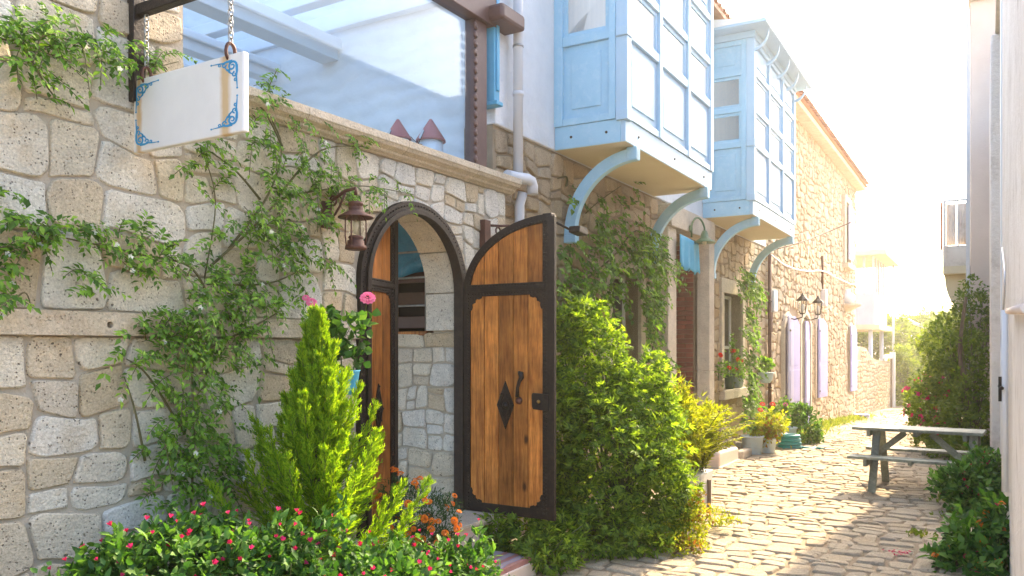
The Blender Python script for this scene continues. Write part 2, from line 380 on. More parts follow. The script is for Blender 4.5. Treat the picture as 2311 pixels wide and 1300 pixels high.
def roof_sheet():
    m, n, l, b = ntree('milky_roof_sheet')
    b.inputs['Base Color'].default_value = (.85, .85, .83, 1)
    t = n.new('ShaderNodeBsdfTranslucent'); t.inputs[0].default_value = (.95, .95, .92, 1)
    mx = n.new('ShaderNodeMixShader'); mx.inputs[0].default_value = .75
    l.new(b.outputs[0], mx.inputs[1]); l.new(t.outputs[0], mx.inputs[2]); l.new(mx.outputs[0], n['Material Output'].inputs[0]); return m
M['roof_sheet'] = roof_sheet()

# ---------------------------------------------------------------- stonework
def split_rects(x0, x1, z0, z1, mw, mh, sliver=.3):
    out = []
    def go(a, b, c, d):
        w, h = b - a, d - c
        lw, lh = rnd.uniform(*mw), rnd.uniform(*mh)
        if w <= lw and h <= lh:
            if h > mh[0] * 1.05 and rnd.random() < sliver:
                t = rnd.uniform(.22, .34) * h
                if rnd.random() < .5: out.append((a, b, d - t, d)); d -= t
                else: out.append((a, b, c, c + t)); c += t
            elif w > mw[0] * 1.2 and rnd.random() < sliver * .5:
                t = rnd.uniform(.2, .32) * w
                out.append((b - t, b, c, d)); b -= t
            out.append((a, b, c, d)); return
        if w / lw >= h / lh:
            t = a + w * rnd.uniform(.36, .64); go(a, t, c, d); go(t, b, c, d)
        else:
            t = c + h * rnd.uniform(.36, .64); go(a, b, c, t); go(a, b, t, d)
    go(x0, x1, z0, z1)
    return out
def stone_poly(r, gap, rough=.2, jit=.08):
    a, b, c, d = r; g = gap * rnd.uniform(.7, 1.2) / 2
    a += g; b -= g; c += g; d -= g
    w, h = b - a, d - c; m = min(w, h)
    if m < .012: return None
    def ch(): return (rnd.uniform(.03, .03 + rough * .6) if rnd.random() < .78 else rnd.uniform(.18, .18 + rough)) * m
    j = lambda: rnd.uniform(-jit, jit) * m * .6
    P = []
    for (x, z, sx, sz, first) in ((a, c, 1, 1, 1), (b, c, -1, 1, 0), (b, d, -1, -1, 1), (a, d, 1, -1, 0)):
        k, q = ch() * (1.6 if w > 1.6 * h else 1), ch()
        p1 = (x + j() * .4, z + sz * q); p2 = (x + sx * k, z + j() * .4)
        P += [p1, p2] if first else [p2, p1]
    out = []
    for i in range(len(P)):
        p, q = P[i], P[(i + 1) % len(P)]
        out += [(p[0] * .86 + q[0] * .14, p[1] * .86 + q[1] * .14), (p[0] * .14 + q[0] * .86, p[1] * .14 + q[1] * .86)]
    return out
def stone_geo(poly, prot, tf, inset=.02):
    """flat worn face with a steep rounded arris; the last face is the flat one"""
    n = len(poly); cx = sum(p[0] for p in poly) / n; cz = sum(p[1] for p in poly) / n
    ex = max(p[0] for p in poly) - min(p[0] for p in poly); ez = max(p[1] for p in poly) - min(p[1] for p in poly)
    m = max(1e-3, min(ex, ez))
    tx, tz = rnd.uniform(-.5, .5) * prot / max(ex, .05), rnd.uniform(-.5, .5) * prot / max(ez, .05)
    v = [tf(a, b, -.003) for a, b in poly]
    for ins, hh in ((inset * .35, .72), (inset, 1.0)):
        k = max(.6, 1 - 2 * ins / m)
        for a, b in poly:
            x, z = cx + (a - cx) * k, cz + (b - cz) * k
            v.append(tf(x, z, prot * hh + (x - cx) * tx + (z - cz) * tz))
    f = []
    for i in range(n):
        i2 = (i + 1) % n
        f += [(i, i2, n + i2, n + i), (n + i, n + i2, 2 * n + i2, 2 * n + i)]
    f.append(tuple(range(2 * n, 3 * n)))
    return v, f
def warp(a, b, A, zfix):
    k = min([1.0] + [abs(b - z) / .16 for z in zfix])
    da = A * (math.sin(9.3 * b + 3.1 * a + 1) + .7 * math.sin(17 * b - 11 * a))
    db = A * k * (math.sin(8.1 * a + 2.3 * b + 2) + .8 * math.sin(15.7 * a - 9 * b + .5))
    return a + da, b + db
def project(p):
    if p.y < .3: return None
    return CX + F * p.x / p.y, CY - F * (p.z - H) / p.y
def stones(parent, rects, mat, gap, prot, tf, wf, push=None, limit=300, name='stone', rough=.2, inset=.02, drop=None, restname='small_stones', wamp=0, zfix=()):
    items = []
    for r in rects:
        poly = stone_poly(r, gap, rough)
        if not poly: continue
        if drop and drop((r[0] + r[1]) / 2, (r[2] + r[3]) / 2): continue
        if wamp: poly = [warp(a, b, wamp, zfix) for a, b in poly]
        if push:
            poly = [push(a, b) for a, b in poly]
            xs = [p[0] for p in poly]; zs = [p[1] for p in poly]
            area = abs(sum(poly[i][0] * poly[(i + 1) % len(poly)][1] - poly[(i + 1) % len(poly)][0] * poly[i][1] for i in range(len(poly)))) / 2
            if area < .0006: continue
        pr = prot * rnd.uniform(.6, 1.25)
        g = stone_geo(poly, pr, tf, inset)
        cx = (r[0] + r[1]) / 2; cz = (r[2] + r[3]) / 2
        w = wf(Vector(tf(cx, cz, 0))); q = project(w); sc = 0
        if q and -60 < q[0] < 2371 and -60 < q[1] < 1360: sc = (r[1] - r[0]) * (r[3] - r[2]) / w.y ** 2
        items.append((sc, g))
    items.sort(key=lambda t: -t[0])
    rest = MB(); cnt = 0
    for sc, (v, f) in items:
        if sc > 0 and cnt < limit:
            cnt += 1
            mb = MB().add(v, f); mb.build(name, mat, parent, smooth=True)
        else: rest.add(v, f)
    if rest.v: rest.build(restname, mat, parent, smooth=True, kind='stuff')
    return cnt

# ---------------------------------------------------------------- ground and street
us = [-60, 0, 6, 12, 15, 20, 25, 30, 36, 42, 60, 160, 500]
def sheet(name, mat, y0, y1, dz, u0=-60, u1=500, parent=None, ny=1):
    uu = [u for u in us if u0 < u < u1]; uu = [u0] + uu + [u1]
    mb = MB()
    for i, u in enumerate(uu):
        for y in (y0, y1): mb.v.append((u, y, ground(u) + dz))
    for i in range(len(uu) - 1): mb.f.append((2 * i, 2 * i + 2, 2 * i + 3, 2 * i + 1))
    o = mb.build(name, mat, parent); return o
g = sheet('ground', M['earth'], 250, -250, -.006, -40, 600); g.location = W2.loc; g.rotation_euler = (0, 0, W2.rot); g['kind'] = 'structure'
st = sheet('street', M['sand'], .6, -4.4, .004, -3, 46); st.location = W2.loc; st.rotation_euler = (0, 0, W2.rot); st['kind'] = 'structure'
rects = []
u = 1.5
while u < 45:
    d = rnd.uniform(.11, .22) * (1.0 if u < 20 else 1.25)
    y = -4.3 + rnd.uniform(0, .2)
    while y < .3:
        w = rnd.uniform(.13, .33) * (1.0 if u < 20 else 1.2)
        o1, o2 = rnd.uniform(-.03, .03), rnd.uniform(-.03, .03)
        if rnd.random() < .12 and d > .2:
            rects += [(u + o1, u + d * .5 + o1, y, y + w), (u + d * .5 + o1, u + d + o2, y, y + w)]
        else: rects.append((u + o1, u + d + o2, y, y + w))
        y += w
    u += d
stones(st, rects, M['cobble'], .018, .022, lambda a, b, h: (a, b, ground(a) + h + .001), lambda p: W2.world(p.x, p.y, p.z), limit=300,
       name='cobble', rough=.2, inset=.015, wamp=.012, restname='far_cobbles')

# ---------------------------------------------------------------- garden wall with the arched gateway
wall = frame_empty('garden_wall', W1, 'rough cream stone garden wall with moulded coping around the arched gateway', 'wall')
AU, AZ, AR = 4.893, 2.15, .64            # centre of the arch, springing height, outer radius
ZB = .39                                 # threshold height
PIL = W1.u(413)                          # the wall steps up to the left of this
EU = 6.24                                # right end of the wall
CZ0, CZ1 = 3.07, 3.20                    # coping
SZ0, SZ1 = 1.76, 1.875                   # string course
arc = lambda r, n=28, a0=0, a1=180: [(AU + r * math.cos(R(a0 + (a1 - a0) * i / n)), AZ + r * math.sin(R(a0 + (a1 - a0) * i / n))) for i in range(n + 1)]
core = MB()
TH = .30
core.box(.2, PIL, .0, TH, -.3, 5.2)
core.box(PIL, AU - AR, .0, TH, -.3, CZ0 + .02)
core.box(AU + AR, EU - .05, .0, TH, -.3, CZ0 + .02)
A = arc(AR, 28, 180, 0); B = [(p[0], CZ0 + .02) for p in A]
core.strip(A, B, .0, TH)
core.build('mortar_core', M['mortar'], wall)
def push(a, b):
    r = AR + .008
    if b >= AZ:
        d = math.hypot(a - AU, b - AZ)
        if d < r: return (AU + (a - AU) * r / max(d, 1e-3), AZ + (b - AZ) * r / max(d, 1e-3))
        return (a, b)
    if abs(a - AU) < r: return (AU + math.copysign(r, a - AU), b)
    return (a, b)
inside = lambda a, b: (b < AZ and abs(a - AU) < AR * .98) or (b >= AZ and math.hypot(a - AU, b - AZ) < AR * .93)
L = AU - AR
mwid, mhei = (.3, .48), (.22, .36)
rects = split_rects(.3, 2.05, -.05, SZ0, (.28, .44), (.21, .34)) + split_rects(2.05, L, -.05, SZ0, (.28, .44), (.21, .34))
rects += split_rects(.3, PIL, SZ1, 5.15, (.38, .6), (.28, .44))
rects += split_rects(PIL, L, SZ1, 2.5, mwid, mhei) + split_rects(PIL, L, 2.5, CZ0, mwid, mhei)
rects += split_rects(L, AU, AZ, CZ0, (.22, .36), (.18, .3)) + split_rects(AU, AU + AR, AZ, CZ0, (.22, .36), (.18, .3))
rects += split_rects(AU + AR, EU - .06, .0, AZ, (.22, .38), (.18, .32)) + split_rects(AU + AR, EU - .06, AZ, CZ0, (.22, .38), (.18, .32))
stones(wall, rects, M['stone'], .011, .019, lambda a, b, h: (a, -h, b), lambda p: W1.world(p.x, p.y, p.z), push=push, drop=inside, limit=300, inset=.008, wamp=.017, zfix=(SZ0, SZ1, CZ0))
# string course with a drain hole (blocks butted end to end)
hole_u, hole_z = W1.at(249, 733, -.05)
def course(u0, u1, hole=None):
    if hole is None:
        MB().box(u0, u1, -.05, .01, SZ0, SZ1).build('string_course_block', M['lime'], wall, bevel=.006)
        return
    n, r = 24, .017
    mb = MB()
    ring = [(hole + r * math.cos(2 * math.pi * i / n), hole_z + r * math.sin(2 * math.pi * i / n)) for i in range(n + 1)]
    def sq(i):
        t = 2 * math.pi * i / n; c, s = math.cos(t), math.sin(t)
        k = 1 / max(abs(c), abs(s)); zz = hole_z + s * k * .2
        return (min(max(hole + c * k * .2, u0), u1), min(max(zz, SZ0), SZ1))
    mb.strip(ring, [sq(i) for i in range(n + 1)], -.05, .01)
    mb.box(u0, hole - .2, -.05, .01, SZ0, SZ1); mb.box(hole + .2, u1, -.05, .01, SZ0, SZ1)
    mb.build('string_course_block', M['lime'], wall)
    MB().lathe([(r * 1.02, 0), (r * 1.02, .004)], 20, (hole, .012, hole_z), (0, 1, 0)).build('drain_hole', M['dark'], wall)
cuts = [.25, 1.6, hole_u + .34, 3.3, L - .02]
for i in range(4):
    course(cuts[i] + .003, cuts[i + 1], hole_u if cuts[i] < hole_u < cuts[i + 1] else None)
# moulded coping
prof = [(.3, CZ1), (-.125, CZ1), (-.125, CZ1 - .05), (-.118, CZ1 - .055), (-.105, CZ1 - .075), (-.075, CZ1 - .088), (-.062, CZ1 - .094), (-.058, CZ1 - .11), (-.03, CZ1 - .122), (-.024, CZ0), (.3, CZ0)]
cc = [PIL + .002]
while cc[-1] < EU + .02 - .8: cc.append(cc[-1] + rnd.uniform(.75, 1.0))
cc.append(EU + .03)
for a, b in zip(cc[:-1], cc[1:]):
    MB().prism([(y, z) for y, z in prof], a + .002, b - .001, lambda p, q, h: (h, p, q)).build('coping_stone', M['lime'], wall, bevel=.003)
# passage behind the gate: arch reveal, right-hand rubble dado, sill
pw = MB()
ZS = 1.86
A = arc(.66, 20, 180, 0); B = arc(.85, 20, 180, 0)
pu = AU + .66
pw.box(AU + .645, pu + .3, TH + .004, 2.4, -.2, ZS - .06)
pwo = pw.build('passage_wall', M['mortar'], wall)
rects = split_rects(.06, 2.3, ZB - .1, ZS - .16, (.2, .34), (.17, .28))
rects += [(.06 + i * .34, .06 + i * .34 + .34, ZS - .16, ZS - .03) for i in range(6)]
stones(pwo, rects, M['stone'], .012, .014, lambda a, b, h: (AU + .638 - h, .0 + a, b), lambda p: W1.world(p.x, p.y, p.z), limit=60, inset=.01, wamp=.012, zfix=(ZS - .06,))
# big reveal blocks of the gateway
def reveal(name, pts_in, pts_out, y0, y1):
    MB().strip(pts_in, pts_out, y0, y1).build(name, M['stone'], wall, bevel=.004)
for a0, a1 in ((0, 33), (33, 66), (66, 96), (96, 130), (130, 180)):
    reveal('voussoir', arc(.600, 6, a0 + .5, a1 - .5), arc(.637, 6, a0 + .5, a1 - .5), .042, TH + .05)
zz = [ZB, .62, .92, 1.22, 1.52, 1.84, AZ]
for z0, z1 in zip(zz[:-1], zz[1:]):
    for s in ((-1, 1) if z0 > 1.8 else (-1,)):
        x0, x1 = sorted((AU + s * .600, AU + s * .637))
        bx('jamb_stone', M['stone'], wall, x0, x1, .042, TH + .05, z0 + .003, z1 - .003)
bx('window_sill', M['wood'], wall, pu - .035, pu + .14, TH + .06, 1.6, ZS - .055, ZS - .02)
wb = MB()
wb.tube([(pu - .0, TH + .09, ZS - .02), (pu - .0, TH + .09, 2.9)], .014, 8)
wb.tube([(pu - .0, TH + .75, ZS - .02), (pu - .0, TH + .75, 2.9)], .014, 8)
wb.build('bar_post', M['steel'], wall, smooth=True)
for z in (2.06, 2.3, 2.52):
    MB().tube([(pu, TH + .05, z), (pu, 1.6, z)], .009, 8).build('window_bar', M['steel'], wall, smooth=True)
# the other passage side, rear and floor
bx('passage_floor', M['lime_clean'], wall, AU - 1.6, EU - .1, TH + .07, 4, ZB - .3, ZB - .004, bevel=0)

# timber rack and tarpaulin seen through the barred opening
rk = frame_empty('timber_rack', W1, 'dark brown slatted timber rack inside the barred opening behind the gate', 'rack', u=5.95, y=1.2)
bx('dark_room_backing', M['dark'], rk, .12, .14, -.85, 1.5, .4, 3.0)  # near-black sheet, painted as the unlit room behind the slats
for i, z in enumerate((1.35, 1.62, 1.88, 2.1, 2.3)):
    bx('slat', M['wood_dark'] if i % 2 else M['brown_steel'], rk, .03, .06, -.85, 1.4, z, z + .11)
for y in (-.6, -.1, .5):
    bx('upright', M['wood_dark'], rk, .065, .11, y, y + .07, .4, 3.0)
tp = frame_empty('blue_tarpaulin', W1, 'crumpled blue tarpaulin hanging above the timber rack behind the gate', 'tarpaulin', u=5.9, y=1.2)
mb = MB(); nn = 16
for i in range(nn + 1):
    for j in range(9):
        mb.v.append((.0 + .05 * math.sin(i * 1.3 + j) - .03 * math.sin(j * 2.1), -.85 + 2.2 * i / nn, 2.36 + .64 * j / 8 + .04 * math.sin(i * .9)))
for i in range(nn):
    for j in range(8): mb.f.append((i * 9 + j, i * 9 + j + 1, i * 9 + j + 10, i * 9 + j + 9))
o = mb.build('sheet', M['tarp'], tp, smooth=True)
m = o.modifiers.new('thick', 'SOLIDIFY'); m.thickness = .004

# ---------------------------------------------------------------- arched gate
gate = frame_empty('arched_gate', W1, 'arched double gate of honey planks in black studded iron, right leaf swung wide open', 'gate', u=AU, y=0, z=ZB)
gz = AZ - ZB
def arcl(r, n=30, a0=180, a1=0): return [(r * math.cos(R(a0 + (a1 - a0) * i / n)), gz + r * math.sin(R(a0 + (a1 - a0) * i / n))) for i in range(n + 1)]
def bandpath(r): return [(-r, 0), (-r, gz * .5)] + arcl(r) + [(r, gz * .5), (r, 0)]
MB().strip(bandpath(.565), bandpath(.645), -.045, .04).build('frame', M['iron'], gate, bevel=.004)
MB().strip(bandpath(.55), bandpath(.588), -.062, -.046).build('frame_trim', M['iron'], gate, bevel=.003)
stud_me = MB().lathe([(.0075, 0), (.007, .003), (.004, .006), (.0008, .007)], 8).mesh('stud', M['iron'], True)
def studs(parent, pts, y, size=1.0):
    mb = MB()
    for a, b in pts: mb.lathe([(.0075 * size, 0), (.0065 * size, .004 * size), (.003 * size, .007 * size)], 6, (a, y, b), (0, -1, 0))
    mb.build('studs', M['iron'], parent, smooth=True, kind='stuff')
def along(path, step):
    out = []; acc = 0
    for p, q in zip(path[:-1], path[1:]):
        d = math.hypot(q[0] - p[0], q[1] - p[1]); t = -acc
        while t + step <= d:
            t += step; out.append((p[0] + (q[0] - p[0]) * t / d, p[1] + (q[1] - p[1]) * t / d))
        acc = d - t
    return out
studs(gate, along(bandpath(.615), .034), -.045)
def leaf(L, rise, planks, loc, rz, flip, lab):
    """one door leaf; x from the hinge to the free edge, z up, face at y = 0 (towards -y)"""
    top = lambda x: gz + rise * math.sqrt(max(0, 1 - ((L - x) / L) ** 2))
    n = 22
    xs = [L * (1 - math.cos(math.pi / 2 * i / n)) for i in range(n + 1)]
    outline = [(0, 0)] + [(x, top(x)) for x in xs] + [(L, 0)]
    lo = MB().prism(outline, .004, .045).build('door_leaf', M['iron'], gate, bevel=.003)
    lo.location = loc; lo.rotation_euler = (0, 0, rz); lo['label'] = lab
    e = .064 if L > .7 else .06
    inner = lambda x, o: gz + (rise - o) * math.sqrt(max(0, 1 - ((L - x) / (L - o)) ** 2)) if x > o else gz
    rail0, rail1 = gz - .04, gz + .055
    x0, x1 = e, L - e
    for i in range(planks):
        a = x0 + (x1 - x0) * i / planks + .0035; b = x0 + (x1 - x0) * (i + 1) / planks - .0035
        MB().prism([(a, .07), (b, .07), (b, rail0 + .01), (a, rail0 + .01)], -.012, .006).build('plank', M['wood'], lo, bevel=.0025)
        t = [(b - (b - a) * k / 5, inner(b - (b - a) * k / 5, e)) for k in range(6)]
        t = [(p, max(q, rail1 - .01 + .002)) for p, q in t]
        MB().prism([(a, rail1 - .01), (b, rail1 - .01)] + t, -.012, .006).build('plank', M['wood'], lo, bevel=.0025)
    # iron rim
    ri = [(max(x, 1e-4), 0) for x in ()]
    xo = xs
    A = [(0.0, 0.0), (0.0, gz)] + [(x, top(x)) for x in xo[1:]]
    xin = [e + (L - e) * (1 - math.cos(math.pi / 2 * i / n)) for i in range(n + 1)]
    B = [(e, 0.0), (e, gz)] + [(x, inner(x, e)) for x in xin[1:]]
    MB().strip(A, B, -.022, .003).build('arched_rim', M['iron'], lo, bevel=.003)
    bx('stile', M['iron'], lo, L - e, L + .012, -.0235, .05, .0, top(L) + .004, bevel=.003)
    bx('edge_strip', M['iron'], lo, L - .02, L + .045, -.034, .0, .0, top(L) - .02, bevel=.004)
    bx('bottom_rail', M['iron'], lo, e, L - e, -.0225, .003, .0, .075, bevel=.003)
    bx('middle_rail', M['iron'], lo, e * .5, L - e, -.024, .003, rail0, rail1, bevel=.003)
    bx('rail_moulding', M['iron'], lo, e * .5, L - e * .5, -.034, -.024, rail0 + .04, rail0 + .075, bevel=.003)
    # scalloped corner plates
    def plate(cx, cz, sx, sz, s=.14):
        pts = [(0, 0), (s, 0), (s * .97, .2 * s), (s * .75, .27 * s), (s * .62, .22 * s), (s * .5, .33 * s), (s * .5, .48 * s), (s * .36, .5 * s), (s * .24, .6 * s), (s * .28, .75 * s), (s * .2, s * .95), (0, s)]
        MB().prism([(cx + sx * p, cz + sz * q) for p, q in pts], -.021, -.011).build('corner_plate', M['iron'], lo, bevel=.002)
        studs(lo, [(cx + sx * s * p, cz + sz * s * q) for p, q in ((.75, .1), (.35, .3), (.1, .75), (.12, .12))], -.021, .9)
    s = .125 if L > .7 else .09
    plate(e - .01, .066, 1, 1, s); plate(L - e + .01, .066, -1, 1, s); plate(e - .01, rail0 + .01, 1, -1, s); plate(L - e + .01, rail0 + .01, -1, -1, s)
    # diamond plate with a raised frame and boss
    dx, dz = (L * .5 - (.0 if L > .7 else .0)), .86
    dw, dh = .078, .19
    MB().prism([(dx - dw, dz), (dx, dz - dh), (dx + dw, dz), (dx, dz + dh)], -.022, -.011).build('diamond_plate', M['iron'], lo, bevel=.002)
    q = .68
    MB().strip([(dx - dw * q, dz), (dx, dz - dh * q), (dx + dw * q, dz), (dx, dz + dh * q), (dx - dw * q, dz)],
               [(dx - dw * q * .8, dz), (dx, dz - dh * q * .8), (dx + dw * q * .8, dz), (dx, dz + dh * q * .8), (dx - dw * q * .8, dz)], -.031, -.022).build('diamond_frame', M['iron'], lo, bevel=.002)
    MB().lathe([(.026, 0), (.024, .008), (.012, .014), (.004, .02)], 12, (dx, -.022, dz), (0, -1, 0)).build('boss', M['iron'], lo, smooth=True)
    studs(lo, [(dx - dw * .86, dz), (dx + dw * .86, dz), (dx, dz - dh * .88), (dx, dz + dh * .88), (dx - dw * .45, dz + dh * .45), (dx + dw * .45, dz - dh * .45)], -.022, 1.3)
    rimmid = [(e * .8, 0), (e * .8, gz)] + [(x, inner(x, e * .8)) for x in xin[1:]]
    studs(lo, along(rimmid, .028) + along([(L - e * .82, .02), (L - e * .82, top(L) - .05)], .028) + along([(L - .028, .02), (L - .028, top(L) - .05)], .03)
          + along([(e, rail0 + .018), (L - e, rail0 + .018)], .028) + along([(e, rail1 - .014), (L - e, rail1 - .014)], .028), -.0235)
    return lo
lr = leaf(.80, .57, 5, (.585, -.055, .0), R(-90), 1, 'wide open right-hand leaf of honey planks with knocker and lock')
# knocker and lock on the open leaf
kx, kz = .80 * .665, 1.0
MB().tube([(kx, -.03, kz + .12), (kx + .03, -.05, kz + .11), (kx + .035, -.05, kz + .08), (kx + .012, -.045, kz + .05), (kx - .006, -.042, kz), (kx - .01, -.04, kz - .07)], [.012, .022, .02, .015, .013, .016], 8).build('door_knocker', M['iron'], lr, smooth=True)
MB().lathe([(.03, 0), (.028, .012), (.02, .025), (.0, .03)], 14, (kx - .004, -.02, kz - .1), (0, -1, 0), cap=False).build('knocker_plate', M['rust'], lr, smooth=True)
MB().prism([(.655, .86), (.665, .84), (.8, .83), (.8, .955), (.66, .965), (.652, .95)], -.045, -.02).build('lock_plate', M['iron'], lr, bevel=.003)
MB().lathe([(.015, 0), (.013, .006), (.006, .01)], 12, (.715, -.045, .9), (0, -1, 0)).build('keyhole_boss', pmat('worn_brass', (.4, .25, .08), (.3, .18, .06), 20, .35, metal=.8), lr, smooth=True)
ll = leaf(.585, .555, 3, (-.56, .045, .0), R(17), 1, 'narrow-looking left-hand leaf turned inwards')

# steps in front of the gate
stp = frame_empty('door_step', W1, 'pale veined stone threshold step under the arched gate', 'step', u=AU, y=0)
bx('slab', M['lime_clean'], stp, -.75, .68, -.4, .285, ZB - .035, ZB - .003, bevel=.006)
bx('riser', M['render_pink'], stp, -.72, .65, -.37, -.02, 0, ZB - .036, bevel=.004)
def paint_mat():
    m, n, l, b = ntree('painted_swirls'); co = coords(n, l)
    vo = N(n, 'ShaderNodeTexVoronoi', i_Scale=5.0); l.new(co, vo.inputs['Vector'])
    w = N(n, 'ShaderNodeTexWave', wave_type='RINGS', i_Scale=3.5, i_Distortion=3.0); l.new(co, w.inputs['Vector'])
    r = ramp(n, [(0, (.3, .03, .04)), (.3, (.45, .12, .14)), (.5, (.08, .12, .4)), (.7, (.2, .35, .55)), (.9, (.42, .3, .36))], 'CONSTANT')
    l.new(w.outputs[0], r.inputs[0])
    c = mixc(n, l, noise(n, l, co, 6, 6, .7), r.outputs[0], (.4, .3, .26)); l.new(c, b.inputs['Base Color']); b.inputs['Roughness'].default_value = .8
    return m
M['swirl'] = paint_mat()
stp2 = frame_empty('painted_step', W1, 'low step painted with worn blue and red swirls between the flower beds', 'step', u=AU, y=-.4)
bx('tread', M['swirl'], stp2, -.5, .36, -.42, -.004, 0, .16, bevel=.008)
bx('riser', M['render_pink'], stp2, -.52, .38, -.44, -.01, 0, .12, bevel=.004)

# ---------------------------------------------------------------- white house with the two bay windows
h2 = frame_empty('white_house', W2, 'white plastered house with stone ground floor and two pale blue bay windows', 'house')
U0, U1, PZ, EZ = 6.22, 16.55, 3.69, 6.62
def wall_with_holes(u0, u1, z0, z1, holes, y0, y1):
    """box wall cut by rectangular holes (u0,u1,z0,z1), holes sorted along u"""
    mb = MB(); x = u0
    for a, b, c, d in holes:
        mb.box(x, a, y0, y1, z0, z1)
        if c > z0: mb.box(a, b, y0, y1, z0, c)
        if d < z1: mb.box(a, b, y0, y1, d, z1)
        x = b
    mb.box(x, u1, y0, y1, z0, z1)
    return mb
WIN1 = (8.85, 9.75, 1.0, 2.62); NICHE = (10.8, 12.2, -.2, 3.32); WIN2 = (13.55, 14.75, 1.0, 2.62)
lw = wall_with_holes(U0 + .01, U1, -.5, PZ, [WIN1, NICHE, WIN2], .0, .4).build('stone_wall', M['mortar_far'], h2)
rects = []
for a, b in ((U0 + .03, WIN1[0] - .16), (WIN1[1] + .16, NICHE[0] - .36), (NICHE[1] + .3, WIN2[0] - .2), (WIN2[1] + .2, U1)):
    rects += split_rects(a, b, -.1, 1.8, (.28, .5), (.18, .32)) + split_rects(a, b, 1.8, PZ - .02, (.28, .5), (.18, .32))
for w in (WIN1, WIN2):
    rects += split_rects(w[0] - .16, w[1] + .16, -.1, w[2] - .16, (.28, .5), (.18, .32)) + split_rects(w[0] - .16, w[1] + .16, w[3] + .24, PZ - .02, (.28, .5), (.18, .32))
stones(lw, rects, M['stone_warm'], .016, .028, lambda a, b, h: (a, -h, b), lambda p: W2.world(p.x, p.y, p.z), limit=300, inset=.013, wamp=.018, zfix=(PZ,))
# upper plaster, street side and near gable side
MB().box(U0, U1, -.035, .3, PZ, EZ).build('plaster_wall', M['plaster'], h2, bevel=.012)
def side_mat():
    m, n, l, b = ntree('peeling_whitewash'); co = coords(n, l); b.inputs['Roughness'].default_value = .92
    sx = n.new('ShaderNodeSeparateXYZ'); l.new(co, sx.inputs[0])
    a = N(n, 'ShaderNodeMath', operation='MULTIPLY_ADD'); a.inputs[1].default_value = 1.6; l.new(noise(n, l, co, 1.1, 6, .65), a.inputs[0]); l.new(sx.outputs[2], a.inputs[2])
    r = ramp(n, [(.0, 0.0), (1.0, 1.0)]); mr = N(n, 'ShaderNodeMapRange'); mr.inputs[1].default_value = 4.12; mr.inputs[2].default_value = 4.2; l.new(a.outputs[0], mr.inputs[0])
    st_ = ramp(n, [(.3, (.4, .33, .26)), (.6, (.56, .48, .38)), (.8, (.3, .25, .2))]); l.new(noise(n, l, co, 9, 6, .7), st_.inputs[0])
    pl = ramp(n, [(.3, (.78, .79, .79)), (.7, (.7, .71, .72))]); l.new(noise(n, l, co, 3, 5, .6), pl.inputs[0])
    l.new(mixc(n, l, mr.outputs[0], st_.outputs[0], pl.outputs[0]), b.inputs['Base Color'])
    w = N(n, 'ShaderNodeTexWave', bands_direction='Z', i_Scale=1.9, i_Distortion=5.0, i_Detail=3.0); l.new(co, w.inputs['Vector'])
    ad = N(n, 'ShaderNodeMath', operation='ADD'); l.new(w.outputs[0], ad.inputs[0]); l.new(noise(n, l, co, 8, 6, .7), ad.inputs[1])
    bump(n, l, b, ad.outputs[0], .35, .025)
    return m
MB().box(U0 + .004, U0 + .3, .302, 6.4, -.2, EZ + .6).build('side_wall', side_mat(), h2)
MB().box(U0 + .3, U1, 6.0, 6.3, -.2, EZ).build('rear_wall', M['plaster'], h2)
# hipped tile roof
rf = MB()
e0, e1, ye = U0 - .2, U1 + .05, -.42
rf.add([(e0, ye, EZ), (e1, ye, EZ), (e1, 3.1, EZ + 1.5), (e0, 3.1, EZ + 1.5), (e0, ye, EZ + .06), (e1, ye, EZ + .06), (e1, 3.1, EZ + 1.56), (e0, 3.1, EZ + 1.56), (e1, 6.5, EZ), (e0, 6.5, EZ)],
       [(0, 1, 2, 3), (4, 7, 6, 5), (0, 4, 5, 1), (2, 8, 9, 3), (6, 7, 9, 8), (0, 3, 7, 4), (1, 5, 6, 2), (3, 9, 7), (2, 6, 8)])
rfo = rf.build('roof', M['tile'], h2)
def tile_row(parent, u0, u1, y, z, slope, step=.22, n=4):
    a = [(r * .01, 0) for r in ()]
    me = None
    sec = [(.085 * math.cos(math.pi * i / 6), .065 * math.sin(math.pi * i / 6)) for i in range(7)]
    mb = MB()
    q = len(sec)
    for (yy, k) in ((0, 1.0), (.42, .85)):
        mb.v += [(x * k, yy, zz * k + yy * slope) for x, zz in sec]
    mb.v += [(x * .8, 0, zz * .75) for x, zz in sec]
    mb.f += [(i, i + 1, q + i + 1, q + i) for i in range(q - 1)] + [(i, 2 * q + i, 2 * q + i + 1, i + 1) for i in range(q - 1)]
    me = mb.mesh('roof_tile', M['tile'], True)
    k = 0
    for j in range(n):
        u = u0
        while u < u1:
            inst(me, 'roof_tile', parent, (u, y + j * .34, z + j * .34 * slope + .012 * rnd.random()), (0, 0, rnd.uniform(-.03, .03))); u += step; k += 1
    return k
tile_row(rfo, 10.6, 12.6, ye - .02, EZ + .06, .427)
